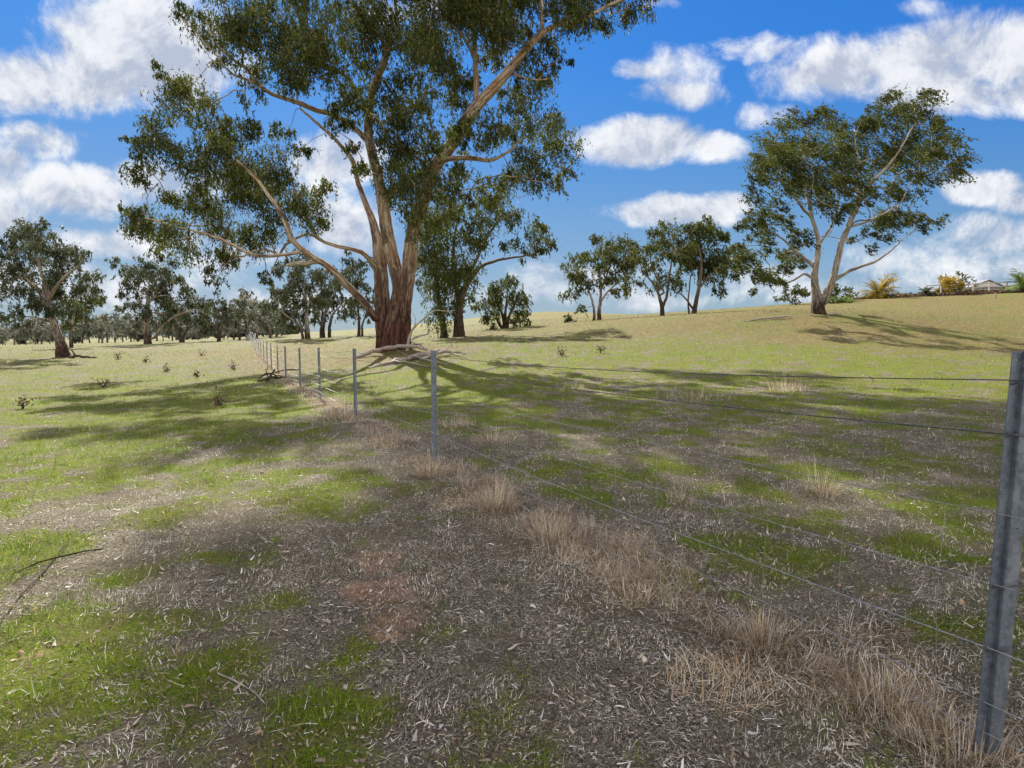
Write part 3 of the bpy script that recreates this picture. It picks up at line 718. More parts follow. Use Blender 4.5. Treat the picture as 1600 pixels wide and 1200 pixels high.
# right row
gum_tree('first of three gums on the crest, slim with forked red-footed stems', (933, 501), 78,
 [([(936,508,0,4.5),(936,490,0,3.6),(938,470,0,2.8),(938,440,0,2.2),(934,410,0,1.4)], -1), ([(928,508,2,3.2),(928,485,2,2.2),(922,460,0,1.8),(910,435,0,1.2),(900,420,0,.8)], -1), ([(937,475,0,2),(950,455,0,1.5),(968,440,0,1)], 0), ([(938,455,0,1.8),(950,425,0,1.3),(958,400,0,.9)], 0)],
 [(905,415,18),(930,398,20),(955,395,20),(975,400,16),(915,440,14),(945,425,14),(968,430,14),(895,440,12),(890,460,9),(980,445,10),(912,480,7),(935,375,12),(965,380,14),(985,385,10),(960,455,8)], 35, 104, k=.6, blobscale=1.3, bark='bark2')
gum_tree('second of three gums on the crest, airy with its trunk forked low', (1035, 494), 84,
 [([(1035,500,0,4.5),(1034,480,0,3.6),(1030,462,0,2.6),(1022,445,0,1.8),(1005,425,0,1)], -1), ([(1035,482,0,3),(1042,460,0,2.4),(1045,435,0,1.8),(1050,405,0,1.2),(1052,375,0,.7)], 0), ([(1040,462,0,2),(1020,420,4,1.2),(1015,385,6,.8)], 0)],
 [(1000,385,16),(1020,375,16),(1045,365,16),(1065,380,16),(1010,410,14),(1040,400,16),(1065,410,14),(990,400,12),(1050,430,15),(1035,440,12),(1020,360,10),(1005,445,9),(1060,445,10),(1030,350,10),(1080,395,12),(992,375,10)], 40, 105, k=.5, blobscale=1.3, bark='barkdark')
gum_tree('third of three gums on the crest, dense and dark with a leaning trunk', (1088, 490), 80,
 [([(1083,497,0,5),(1086,480,0,4),(1090,460,0,3.4),(1094,440,0,2.8),(1096,410,0,2),(1092,380,0,1.2)], -1), ([(1077,497,0,1.8),(1075,470,0,1.4),(1078,440,0,1.2),(1082,420,0,.8)], -1), ([(1093,450,0,2.2),(1110,430,0,1.6),(1130,420,0,1)], 0), ([(1085,485,0,2),(1070,465,0,1.4),(1058,455,0,.8)], 0)],
 [(1080,360,18),(1105,362,18),(1125,370,12),(1090,395,20),(1115,400,18),(1080,415,14),(1105,425,16),(1130,430,12),(1140,410,12),(1070,385,12),(1120,450,9),(1145,395,10),(1095,345,12),(1135,385,10),(1150,430,8),(1070,360,10)], 40, 106, k=.7, blobscale=1.3, bark='barkdark', axis=(.35, 0, -1))
# big right tree
gum_tree('wide windswept gum with pale grey stems standing alone on the right slope', (1280, 489), 46,
 [([(1279,503,0,17),(1279,492,0,14),(1278,478,0,12),(1276,464,0,9.5),(1273,445,0,7),(1273,420,0,6),(1277,400,0,5.2),(1278,375,0,4.2),(1270,345,5,3.4),(1262,310,8,2.8),(1255,270,10,2),(1258,230,10,1.4),(1262,200,10,1)], -1),
  ([(1282,478,0,10),(1288,464,0,8.5),(1297,448,0,7),(1303,430,-2,6),(1309,405,-5,5.6),(1315,380,-8,5.2),(1325,355,-10,5),(1336,330,-12,4.6),(1348,305,-14,4),(1362,285,-16,3.2),(1385,262,-18,2.4),(1405,235,-20,1.8),(1425,200,-20,1.2)], 0),
  ([(1300,440,0,4),(1318,428,-8,3.2),(1340,418,-14,2.6),(1365,410,-18,2.2),(1388,395,-20,1.5),(1405,380,-20,1)], 1),
  ([(1272,415,0,3.6),(1258,405,10,3),(1240,390,15,2.4),(1225,375,20,1.8),(1205,362,20,1.2)], 0),
  ([(1272,435,0,3),(1255,428,-8,2.2),(1240,438,-12,1.8),(1215,445,-15,1)], 0),
  ([(1272,345,5,2.6),(1250,320,-5,2.2),(1232,290,-10,1.7),(1222,260,-10,1.1)], 0),
  ([(1335,335,-10,3),(1340,300,0,2.4),(1342,260,8,1.8),(1335,215,12,1.2)], 1),
  ([(1325,355,-10,2.8),(1350,348,0,2.2),(1372,338,5,1.7),(1400,325,8,1.1)], 1),
  ([(1278,385,0,2.6),(1300,350,12,2.2),(1312,310,18,1.8),(1310,265,22,1.2)], 0)],
 [(1190,250,24),(1215,215,24),(1245,195,24),(1285,185,22),(1180,290,22),(1215,270,26),(1250,250,28),(1290,230,28),(1330,215,28),(1370,200,28),(1400,175,26),(1440,165,20),(1380,158,18),(1345,185,18),(1425,200,26),(1460,190,14),(1465,220,18),(1480,250,18),(1450,250,24),(1410,240,28),(1370,245,28),(1330,260,26),(1290,280,26),(1250,290,24),(1205,320,20),(1185,335,14),(1165,360,14),(1225,345,14),(1400,290,22),(1440,285,16),(1380,330,24),(1410,335,18),(1430,345,12),(1350,310,14),(1330,290,20),(1365,370,14),(1390,350,16),(1240,370,16),(1215,400,12),(1200,430,14),(1190,385,12),(1215,440,12),(1245,410,10),(1150,385,10),(1165,345,12),(1270,320,18),(1305,330,14),(1490,260,12),(1460,345,10),(1475,210,10),(1325,370,8),(1300,200,16),(1235,235,20),(1310,250,20),(1500,252,8),(1165,400,16),(1180,422,14),(1150,412,12),(1218,420,14),(1235,392,14),(1195,350,16),(1175,455,8)],
 150, 107, k=.85, subs=9, thick=.8, blobscale=1.14, leafpx=3.0, bark='bark2', axis=(.8, 0, -.55), spread=.5, droop=.8)
# left trees
gum_tree('leaning gum with flared dark foot and red streaked trunk at the far left', (100, 558), 50,
 [([(103,570,0,15),(98,550,0,11),(94,535,0,8),(88,515,0,6.5),(80,495,0,6),(72,475,0,5.2),(62,455,-3,4),(45,440,-6,3),(20,425,-10,2),(-10,415,-12,1.4)], -1),
  ([(80,495,0,4.5),(76,465,4,3.8),(70,440,6,3.2),(60,410,8,2.4),(55,380,8,1.6)], 0),
  ([(72,475,0,3.4),(90,445,-5,2.6),(110,425,-8,2),(130,410,-8,1.2)], 0),
  ([(85,505,0,2.6),(65,498,-5,2),(45,495,-8,1.4)], 0)],
 [(45,360,20),(70,365,20),(25,375,18),(60,385,20),(90,390,20),(110,385,14),(15,405,20),(45,410,22),(85,415,24),(115,420,20),(140,430,14),(30,440,22),(65,445,22),(100,455,22),(130,455,16),(5,445,18),(45,470,18),(20,480,16),(90,475,16),(60,350,12),(130,400,12),(-25,420,22),(-35,380,22),(-20,455,20),(35,500,12),(150,445,9),(5,375,16)], 70, 108, k=.6, bark='bark', leaf='leaf_grey', axis=(-.2, 0, -1))
gum_tree('dark slender gum directly behind the leaning gum at the far left', (113, 543), 72,
 [([(112,552,0,3.5),(111,530,0,3),(112,510,0,2.6),(116,490,0,2),(120,465,0,1.3)], -1)],
 [(105,485,14),(125,480,16),(145,475,14),(120,460,16),(140,455,14),(100,465,14),(155,465,8),(112,500,10)], 35, 109, k=.6, bark='bark2')
gum_tree('gum with a sunlit red trunk and one long low limb, left of the fence', (232, 539), 85,
 [([(231,548,0,8),(231,530,0,6),(230,510,0,4.8),(229,490,0,3.6),(231,470,0,3),(234,450,0,2)], -1),
  ([(238,532,0,2.4),(250,515,-2,2.2),(265,500,-5,2),(282,490,-8,1.6),(305,484,-10,1)], 0),
  ([(230,500,0,2.4),(220,492,0,1.8),(208,484,0,1)], 0), ([(230,475,0,2),(245,463,0,1.6),(262,462,0,1)], 0)],
 [(215,410,16),(240,405,16),(225,430,20),(250,430,20),(265,415,14),(205,440,14),(235,455,20),(260,450,18),(280,440,14),(290,455,12),(205,465,14),(250,475,18),(275,475,16),(300,470,12),(225,480,14),(195,420,10),(180,405,10),(310,485,12),(195,480,9),(320,470,8),(245,390,10),(265,492,10),(212,500,8)], 50, 110, k=.6, bark='bark', leaf='leaf_grey')
gum_tree('dark gum with a forked trunk, right of the sunlit red trunk left of the fence', (283, 534), 108,
 [([(283,540,0,4),(282,525,0,3),(274,512,0,2),(266,500,0,1.2)], -1), ([(285,538,0,3),(288,522,0,2.2),(300,505,0,1.6)], -1)],
 [(270,495,12),(285,490,14),(300,492,12),(260,500,9),(312,497,9),(290,478,12),(275,480,10),(318,510,7),(300,470,10)], 30, 111, k=.6, bark='barkdark', leaf='leaf_grey')
gum_tree('dark straight gum nearest the fence end on its left side', (342, 532), 112,
 [([(342,537,0,3.6),(342,520,0,3),(340,505,0,2.2),(338,490,0,1.2)], -1)],
 [(325,480,11),(340,475,12),(355,480,10),(330,495,12),(348,495,11),(318,500,9),(322,512,9),(335,465,9),(335,510,8)], 25, 112, k=.6, bark='barkdark', leaf='leaf_grey')
gum_tree('small dark gum standing where the fence vanishes', (375, 529), 120,
 [([(375,534,0,2.4),(374,518,0,1.8),(372,500,0,1.2)], -1)],
 [(362,490,9),(375,482,9),(388,488,9),(368,500,9),(384,500,8),(372,474,6)], 20, 113, k=.45, bark='barkdark', leaf='leaf_grey')
# group between fence and the huge tree
gum_tree('tall grey gum left of the huge one, crown half hidden by a big limb', (481, 530), 80,
 [([(481,537,0,5.5),(480,515,0,4.4),(479,495,0,3.4),(477,465,0,2.6),(478,435,0,1.6)], -1), ([(478,520,0,2.6),(465,505,-3,2),(450,495,-6,1.6),(438,485,-8,1)], 0), ([(474,537,2,3),(471,515,2,2.2),(466,490,2,1.4)], -1)],
 [(440,420,16),(460,410,18),(485,415,18),(445,450,18),(470,445,22),(495,440,20),(430,475,14),(455,480,16),(485,475,20),(500,465,14),(420,445,10),(440,500,10),(460,505,10),(475,395,12)], 40, 114, k=.65, bark='bark2', leaf='leaf_grey')
gum_tree('dark twin-trunked gum between the tall grey gum and the huge one', (508, 528), 90,
 [([(504,535,0,5.5),(504,515,0,4.4),(507,495,0,3),(512,470,0,2),(515,440,0,1.2)], -1), ([(515,533,2,3.6),(515,512,2,2.8),(520,492,2,2),(532,478,2,1.2)], -1), ([(504,510,0,2.4),(495,495,-2,1.8),(488,480,-4,1)], 0)],
 [(500,470,16),(520,465,18),(540,470,14),(510,445,18),(535,445,14),(525,425,14),(505,490,12),(530,490,10),(545,420,12),(490,490,10)], 35, 115, k=.62, bark='barkdark', leaf='leaf_grey')
gum_tree('slim dark gum close on the left side of the huge trunk', (562, 527), 86,
 [([(560,533,0,3.4),(561,512,0,2.6),(560,490,0,2),(558,460,0,1.2)], -1), ([(566,532,0,2.4),(566,510,0,1.8),(572,490,0,1.2)], -1)],
 [(550,470,14),(570,465,14),(560,445,16),(575,440,12),(550,490,10),(575,490,9),(560,420,14),(545,430,10),(582,465,9),(575,410,12),(545,400,10)], 30, 116, k=.55, bark='barkdark', leaf='leaf_grey')
# small shrub on the hill
gum_tree('tiny lone sapling on the pale grass left of the crest gums', (890, 505), 72,
 [([(890,508,0,1),(889,498,0,.8),(888,488,0,.5)], -1)], [(888,492,6),(891,498,6),(886,500,4)], 6, 117, k=.9, name='sapling', bark='barkdark')
# shrubs by the house and behind right tree
def shrub(label, base, Y, blobs, leaf, seed, k=.9, cat='shrub', name='shrub', axis=(0, 0, .3), depth=12, group=None, stem=1.2, spread=1.):
    o = gum_tree(label, base, Y, [([(base[0], base[1] + 4, 0, stem), (base[0], base[1] - 4, 0, stem * .8), (base[0] + 1, base[1] - 12, 0, stem * .5)], -1)], blobs, depth, seed, k=k, name=name, bark='barkdark', leaf=leaf, axis=axis, spread=spread, group=group)
    o['category'] = cat; return o
shrub('pale green bush on the skyline left of the lone right gum', (1238, 477), 96, [(1225,462,9),(1240,458,11),(1252,464,9),(1215,468,6),(1262,462,8),(1235,470,8)], 'leaf', 120, k=.5)
shrub('grey green bush right behind the lone gum trunk', (1306, 470), 98, [(1302,458,9),(1316,460,10),(1328,464,7),(1292,464,7)], 'leaf', 121, k=.7)
shrub('low bright green shrub right of the lone gum trunk', (1308, 476), 92, [(1296,473,6),(1308,470,7),(1320,471,7),(1332,472,6)], 'leaf_hedge', 122, k=1.2)

# ------------------------------------------------------------------ far left tree line
def far_trees():
    protos = []
    for i, (sd) in enumerate((201, 202, 203)):
        bx = -300 + i * 40
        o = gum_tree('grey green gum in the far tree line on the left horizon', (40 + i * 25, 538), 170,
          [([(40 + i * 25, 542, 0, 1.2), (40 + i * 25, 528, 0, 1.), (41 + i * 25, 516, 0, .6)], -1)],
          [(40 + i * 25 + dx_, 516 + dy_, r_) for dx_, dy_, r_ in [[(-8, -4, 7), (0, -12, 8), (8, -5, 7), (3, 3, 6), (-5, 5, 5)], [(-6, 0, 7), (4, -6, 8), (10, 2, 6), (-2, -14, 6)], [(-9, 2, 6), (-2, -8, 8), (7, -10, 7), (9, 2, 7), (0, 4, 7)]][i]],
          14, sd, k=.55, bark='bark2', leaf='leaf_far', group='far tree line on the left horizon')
        protos.append(o)
    spots = [(-10,150),(8,190),(22,165),(55,210),(78,180),(95,200),(128,170),(140,220),(155,185),(168,210),(180,165),(192,200),(205,180),(215,220),(245,190),(255,210),(270,180),(300,190),(310,170),(325,200),(356,190),(366,160),(395,170),(402,150),(412,190),(422,165),(432,180),(398,210),(440,200),(350,170),(160,150),(30,230)]
    r2 = random.Random(3)
    for px, Y in spots:
        src = r2.choice(protos); o = src.copy(); COL.objects.link(o)
        x = ray(px, 535)[0] * Y; o.location = (x, Y, gz(x, Y) - .1); o.rotation_euler = (0, 0, r2.uniform(0, 6.28)); s = r2.uniform(.65, 1.6) * (1.25 if 350 < px else 1); o.scale = (s * r2.uniform(.9, 1.25), s, s)
        for ch in list(src.children):
            c = ch.copy(); COL.objects.link(c); c.parent = o
    # the wood behind them that reads as one mass
    global rng
    rng = np.random.default_rng(77)
    nc = 120; cx = rng.uniform(-300, 470, nc); cY = rng.uniform(225, 300, nc); ch_ = rng.uniform(4.5, 12, nc) * np.where(rng.random(nc) < .3, .55, 1) * np.clip(1.1 - cx / 1100, .6, 1.1); n = 26000
    q = rng.integers(0, nc, n); v = rng.normal(0, 1, (n, 3)); v /= np.linalg.norm(v, axis=1)[:, None]; v *= rng.random(n)[:, None] ** .4
    x = (cx[q] - 800) / F * cY[q] + v[:, 0] * ch_[q] * .5; Y = cY[q] + v[:, 1] * ch_[q] * .5
    z = ground(x, Y) + ch_[q] * .62 + v[:, 2] * ch_[q] * .45
    ll = rng.uniform(1.0, 1.9, n)
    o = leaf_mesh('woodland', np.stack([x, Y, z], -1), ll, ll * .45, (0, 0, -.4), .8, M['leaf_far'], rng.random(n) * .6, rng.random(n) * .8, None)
    tag(o, 'distant grey green woodland along the left horizon', 'woodland', kind='stuff')
far_trees()

# ------------------------------------------------------------------ dead wood
def log(name, label, cat, paths, Y=None, mat='dead', group=None, lift=0., twigs=.35):
    """paths: lists of (px,py,halfwidth px,height above ground m); positions found on the ground"""
    P3 = []
    for path in paths:
        a = []
        for (px, py, hw, hz) in path:
            if Y: h = np.array([ray(px, py)[0] * Y, Y, 0])
            else: h = hit(px, py)
            r = hw * .68 * h[1] / F; zz = gz(h[0], h[1]) + r * .55 + hz
            a.append([h[0], h[1], zz, r])
        P3.append(np.array(a))
    root = empty(name, P3[0][0][:3]); tag(root, label, cat, group)
    for i, a in enumerate(P3):
        c = catmull(a, .18); r_ = np.random.default_rng(i + len(label))
        c[1:-1, :3] += r_.normal(0, .25, (len(c) - 2, 3)) * c[1:-1, 3:4]
        c[:, 3] *= 1 + .12 * r_.normal(0, 1, len(c)); ln = np.arange(len(c)) * .18
        ch = [(c[:, :3], np.maximum(c[:, 3], .004), ln)]
        if len(c) > 6 and c[:, 3].max() > .02:
            for _ in range(int(len(c) * twigs)):
                j = r_.integers(1, len(c) - 1); L_ = r_.uniform(.2, .8) * min(1, c[j, 3] * 14 + .2); d = r_.normal(0, 1, 3) * (1, 1, .5); d[2] = abs(d[2]); d /= np.linalg.norm(d)
                q = [c[j, :3] + d * L_ * t + r_.normal(0, .04, 3) * L_ * (t > 0) for t in (0, .35, .7, 1)]
                ch.append((np.array(q), np.linspace(.22, .08, 4) * min(c[j, 3], .07) + .002, np.arange(4) * .2))
        v, f, A = rings_mesh(ch, .12, i + 5); np_mesh('log' if i == 0 else 'branch', v, f, [M[mat]], root, A, True)
    return root
log('fallen_log', 'long curved bleached log lying across the foot of the huge tree, left part', 'log', [[(556,556,3.5,0),(580,548,4.5,.15),(610,544,5,.3),(640,547,4,.3),(668,552,2.5,.1)]], Y=30)
log('fallen_log', 'dark heavy log lying in front of the huge tree behind the fence', 'log', [[(575,576,2.5,0),(600,572,4,.02),(625,568,5.5,.05),(650,561,5,.1),(690,556,3.5,.2)], [(650,561,2.5,.1),(670,568,2,.1),(700,570,1,0)], [(615,570,2,.1),(640,572,1.6,.1),(668,574,1,0)]])
log('fallen_log', 'forked grey branch heap right of the middle post, beyond the wires', 'log', [[(655,563,3.5,0),(690,557,3.8,.15),(712,554,2.6,.12),(728,553,1.2,.03)], [(690,557,1.8,.15),(702,551,1.2,.3),(712,547,.7,.4)], [(705,555,1.8,.1),(730,560,1.2,.05)], [(670,560,2,.1),(660,552,1.5,.3),(640,546,1,.4)]])
log('dead_branch', 'bare upright dead branch leaning right beside the foot of the huge tree', 'dead branch', [[(636,545,4,-.1),(640,545,3.4,.6),(648,545,2.6,1.1),(663,545,2,1.5),(680,545,1.5,1.85),(698,545,1,1.8),(712,545,.7,1.85)], [(644,545,2.6,.5),(655,545,2.4,.65),(668,545,2,.75),(672,545,1.4,.95)], [(648,545,1.5,1.1),(650,545,1,1.5),(646,545,.7,1.8)], [(636,545,3,.1),(648,545,2.4,.25),(660,545,1.6,.3)]], Y=31)
log('fallen_branch', 'thin dark fallen branch on the grass left of the lone right gum', 'fallen branch', [[(1163,493,1.2,0),(1190,493,1.8,.1),(1215,490,2,.1),(1238,488,1.4,.1)], [(1205,491,1,.1),(1225,494,.8,.05)]], Y=44, mat='dead')
log('fallen_branch', 'short pale fallen branch right of the lone right gum foot', 'fallen branch', [[(1292,490,1.8,0),(1300,489,1.6,.05),(1315,489,1.2,.05)], [(1300,489,1,.05),(1310,487,.6,.2)]], Y=45)
log('fallen_branch', 'bleached forked branch on the grass beside the tiny sapling', 'fallen branch', [[(888,511,1,0),(895,510,1,.1),(903,506,.7,.5)]], Y=68)
log('fallen_log', 'dark knotted log at the foot of the leaning gum at the far left', 'log', [[(108,558,3.5,0),(120,555,3,.1),(135,553,2.4,.05),(150,551,1.5,0)], [(118,555,2,.2),(112,552,1.4,.6)]], Y=49, mat='barkdark')
log('dead_branch_heap', 'dark heap of dead branches against the fence at the edge of the tree shadow', 'branch heap', [[(402,592,2.5,0),(412,589,3,.05),(425,584,3,.12),(440,580,2,.1)], [(408,594,2,0),(420,588,2.4,.15),(430,578,1.5,.45)], [(415,594,2,0),(424,590,2,.1),(436,590,1.4,.2),(446,592,1,.1)], [(404,588,1.6,.1),(416,584,1.8,.3),(432,586,1.2,.2)], [(420,592,1.6,.05),(416,582,1.2,.4),(419,574,.7,.6)]], Y=24, mat='barkdark', twigs=2.2)
log('fallen_branch', 'dark fallen branch behind the fence left of the huge tree', 'fallen branch', [[(430,578,1.6,.1),(450,575,1.8,.15),(470,571,1.6,.1)]], Y=27, mat='barkdark')
log('fallen_branch', 'long thin dark twig lying on the sunlit grass at the lower left edge', 'fallen branch', [[(0,985,2,0),(35,940,2,.01),(70,900,1.8,.01),(110,850,1.4,.02)], ], mat='barkdark')
log('fallen_branch', 'bent dark stick crossing the long thin twig at the lower left', 'fallen branch', [[(20,905,1.5,0),(60,890,2.6,.01),(90,882,2.4,.02),(130,868,2,.01),(165,862,1.2,0)], ], mat='barkdark')
log('twig', 'thin curved dry twig on the ground at the lower left centre', 'twig', [[(340,1055,1,.01),(370,1070,1,.015),(400,1090,.9,.01),(415,1112,.6,.01)]], mat='dead')
log('twig', 'straight dry twig lying on bare soil in the lower centre', 'twig', [[(585,985,.9,.01),(610,1005,1,.015),(635,1032,.6,.01)]], mat='dead')

# ------------------------------------------------------------------ weeds on the left paddock
def weed(label, px, py, hgt, seed, name='dead_thistle', cat='weed'):
    global rng
    rng = np.random.default_rng(seed); h = hit(px, py); x0, y0 = h[0], h[1]; hgt = hgt * (.75 + .25 * rng.random()); b3 = np.array([x0, y0, gz(x0, y0)])
    e = empty(name, b3); tag(e, label, cat)
    ch = []; lc = []
    for i in range(6):
        a = rng.uniform(0, 6.283); ln = rng.uniform(.35, 1) * hgt; sp_ = rng.uniform(.15, .8)
        pts = np.array([b3 + np.array([math.cos(a) * sp_ * t * ln, math.sin(a) * sp_ * t * ln, ln * t * (1 - .25 * sp_ * t)]) + rng.normal(0, .012, 3) for t in np.linspace(0, 1, 6)])
        rad = np.linspace(.006, .003, 6) * (1 + h[1] / 15); ch.append((pts, rad, np.zeros(6)))
        for p in pts[2:]:
            for _ in range(3): lc.append(p + rng.normal(0, .03 * (1 + h[1] / 12), 3))
    v, f, A = rings_mesh(ch); np_mesh('stems', v, f, [M['barkdark']], e, A)
    lc = np.array(lc); N = len(lc); ll = rng.uniform(.03, .08, N) * (1 + h[1] / 40)
    leaf_mesh('leaves', lc, ll, ll * .5, (0, 0, .2), 1., M['weed'], rng.random(N), rng.random(N), e)
for i, (lb, px, py, hg) in enumerate([('dark bushy dead thistle near the left edge of the sunlit paddock', 36, 640, .42),
  ('brown dead thistle in the shadow band left of the fence', 343, 634, .4), ('low sprawling dead thistle on the sunlit grass right of the leaning gum', 160, 607, .42),
  ('dead thistle standing in the middle of the sunlit left paddock', 262, 582, .45), ('pinkish dead weed near the fence on the left paddock', 365, 578, .5),
  ('small upright dead weed on the left paddock below the red trunk', 185, 562, .5), ('dry sprawling weed between the two middle thistles on the left paddock', 308, 590, .4),
  ('dark leafy weed standing in the shade right of the branch heap', 938, 553, .42), ('slim dark weed beside the fence shadows, left of the leafy one', 877, 556, .4),
  ('small dark weed on the far left paddock below the forked dark gum', 315, 556, .5), ('tiny dark weed nearest the fence end on the left paddock', 228, 566, .42)]):
    weed(lb, px, py, hg, 300 + i)

# ------------------------------------------------------------------ fence
def mat_galv(name, lo, hi):
    m, b, out = new_mat(name); tcn = geo_pos(b)
    n = b.noise(tcn, 35, 5, .7); n2 = b.noise(b.vm('MULTIPLY', tcn, (1, 1, .3)), 14, 4, .6)
    c = b.mix(b.rng(n, .35, .65), lo, hi); c = b.mix(b.rng(n2, .55, .75), c, (.24, .27, .30))
    principled(b, out, c, b.rng(n2, .2, .8, .35, .65), n, .15, .003, .45, .5); return m
M['galv'] = mat_galv('galvanised steel', (.085, .105, .135), (.18, .21, .25))
M['wire'] = mat_galv('weathered wire', (.20, .20, .20), (.42, .42, .42))
M['wiredark'] = mat_galv('dark barbed wire', (.05, .05, .055), (.12, .12, .12))
def plate(a, u, w, H, n, hole=None, z0=0.):
    """strip from height z0..H with width w along u, with a column of round holes"""
    V, Fc = [], []; st = (H - z0) / n
    for i in range(n):
        z = z0 + i * st; b0 = len(V)
        pts = [(0, 0), (w * .5, 0), (w, 0), (w, st * .5), (w, st), (w * .5, st), (0, st), (0, st * .5)]
        V += [a + u * p + np.array([0, 0, z + q]) for p, q in pts]
        if hole and i % hole[1] == hole[2]:
            r = hole[0]; angs = [225, 270, 315, 0, 45, 90, 135, 180]
            V += [a + u * (w * .5 + r * math.cos(R(t))) + np.array([0, 0, z + st * .5 + r * math.sin(R(t))]) for t in angs]
            for j in range(8): Fc.append((b0 + j, b0 + (j + 1) % 8, b0 + 8 + (j + 1) % 8, b0 + 8 + j))
        else: Fc.append(tuple(b0 + j for j in range(8)))
    return V, Fc
def star_post(parent, x, y, H, rot, lod):
    z = gz(x, y); c = np.array([x, y, z - .05]); V, Fc = [], []
    n = 24 if lod < 2 else 1
    wids = (.044, .036, .036)
    for q, (ang, w) in enumerate(zip((rot, rot + R(125), rot - R(125)), wids)):
        u = np.array([math.cos(ang), math.sin(ang), 0]); v, f = plate(c + u * .0, u, w, H + .05, n, (.0042, 2, 1) if (lod < 2 and q == 0) else None)
        b0 = len(V); V += v; Fc += [tuple(i + b0 for i in t) for t in f]
    o = np_mesh('post', V, Fc, [M['galv']], parent)
    s = o.modifiers.new('thick', 'SOLIDIFY'); s.thickness = .005 if lod < 2 else .008; s.offset = 0
    return o, c
def near_post(parent, x, y, H):
    """folded steel channel with a flange full of holes; leans slightly"""
    z = gz(x, y); c = np.array([x, y, z - .08]); V, Fc = [], []
    ux = np.array([1, .12, 0]); ux /= np.linalg.norm(ux); uy = np.array([-ux[1], ux[0], 0])
    segs = [(c - ux * .052 , ux, .040, (.0038, 2, 1)), (c - ux * .012 , (ux * .25 + uy * .97) / np.linalg.norm(ux * .25 + uy * .97), -.022, None), (c - ux * .012 - (ux * .25 + uy * .97) * .022, ux, .050, (.0034, 6, 3)), (c + ux * .038 - (ux * .25 + uy * .97) * .022, (ux * -.25 + uy), .024, None)]
    for a, u, w, hl in segs:
        v, f = plate(a, u, w, H + .08, 26, hl); b0 = len(V); V += v; Fc += [tuple(i + b0 for i in t) for t in f]
    V = [v + ux * .05 * (v[2] - c[2]) / 1.4 for v in V]
    o = np_mesh('post', V, Fc, [M['galv']], parent); s = o.modifiers.new('thick', 'SOLIDIFY'); s.thickness = .004; s.offset = 0
    return o, c
def tube_obj(name, pts, r, mat, parent, K=5, step=None):
    pts = np.asarray(pts, float); v, f, A = rings_mesh([(pts, np.full(len(pts), r), np.zeros(len(pts)))])
    return np_mesh(name, v, f, [M[mat]], parent, None, True)
def fence():
    root = empty('wire_fence', (FPTS[1][0], FPTS[1][1], gz(*FPTS[1]))); tag(root, 'galvanised steel post and wire fence running from the lower right back to the left horizon', 'fence')
    for i, (x, y) in enumerate(FPTS):
        if i == 0:
            o, c = near_post(root, x - .02, y, 1.43); o['label'] = 'wide folded steel post with punched holes nearest the viewer'
            # wire ties on the near post
            for zt in (1.33, 1.15, .62, .39):
                V = []
                th = np.linspace(0, 4 * math.pi, 26); pts = np.stack([x - .01 + .05 * zt / 1.4 + .055 * np.cos(th), y - .008 + .032 * np.sin(th), gz(x, y) + zt - .006 + th * .001 + .01 * np.sin(th * 1.7)], -1)
                v, f, A = rings_mesh([(pts, np.full(26, .0022), np.zeros(26))]); t = np_mesh('wire_tie', v, f, [M['wiredark']], root, None, True)
        else:
            o, c = star_post(root, x, y, 1.27 + .02 * math.sin(i * 3.1), R(-95) + .2 * math.sin(i * 2.3), 0 if i < 4 else 3)
    levels = [(1.335, 1.22, .0019, 'wiredark', 'barbed_wire'), (1.15, 1.085, .0021, 'wiredark', 'barbed_wire'), (.87, .80, .0014, 'wire', 'wire'), (.62, .58, .0016, 'wire', 'wire'), (.39, .37, .0021, 'wire', 'wire'), (.19, .20, .0016, 'wire', 'wire'), (.08, .09, .0014, 'wire', 'wire')]
    line = [FPRE] + FPTS[:]
    for li, (zn, zf, r, mt, nm) in enumerate(levels):
        pts, rad = [], []; barbs = []
        for i in range(len(line) - 1):
            a, b = np.array(line[i]), np.array(line[i + 1])
            if a[1] > 100: break
            za = zn if i <= 1 else zf; zb = zn if i == 0 else zf
            ga, gb = gz(*a) + za, gz(*b) + zb; k = 14 if i < 3 else 3
            off = np.array([-.03, -.03])
            for t in np.arange(k) / k:
                p = a + (b - a) * t + off; sag = .035 * 4 * t * (1 - t) * (1 + .5 * math.sin(li * 2 + i))
                pts.append([p[0] + .006 * math.sin(t * 19 + li), p[1], ga + (gb - ga) * t - sag]); rad.append(r * 1.3 * min(1 + max(0, p[1] - 6) / 28, 2.2))
        pts = np.array(pts)
        ch = [(pts, np.array(rad), np.zeros(len(pts)))]
        if nm == 'barbed_wire':
            for i in range(2, 44):
                q = i / 44 * 42; j = int(q); p = pts[j] + (pts[j + 1] - pts[j]) * (q - j)
                for _ in range(2):
                    v = rng.normal(0, 1, 3); v /= np.linalg.norm(v); ch.append((np.array([p - v * .013, p, p + v * .013]), np.full(3, .0011), np.zeros(3)))
        v, f, A = rings_mesh(ch); np_mesh(nm, v, f, [M[mt]], root, None, True)
    # vertical stay wires of the netting
    r2 = random.Random(4)
    for i in range(0, 7):
        a, b = np.array(line[i]), np.array(line[i + 1]); n = 14 if i < 3 else 10
        for k in range(n):
            t = (k + .5) / n; p = a + (b - a) * t; g = gz(*p)
            zt = .80 if i != 1 else .87 + (.80 - .87) * t
            pts = [[p[0] - .03 + .006 * math.sin(z * 9 + k), p[1] - .03, g + z] for z in np.linspace(.08, zt - .02, 7)]
            pts = np.array(pts); sag = .035 * 4 * t * (1 - t); pts[:, 2] -= sag
            v, f, A = rings_mesh([(pts, np.full(7, .0009 * (1 + max(0, p[1] - 6) / 20)), np.zeros(7))]); np_mesh('stay_wire', v, f, [M['wire']], root, None, True)
fence()

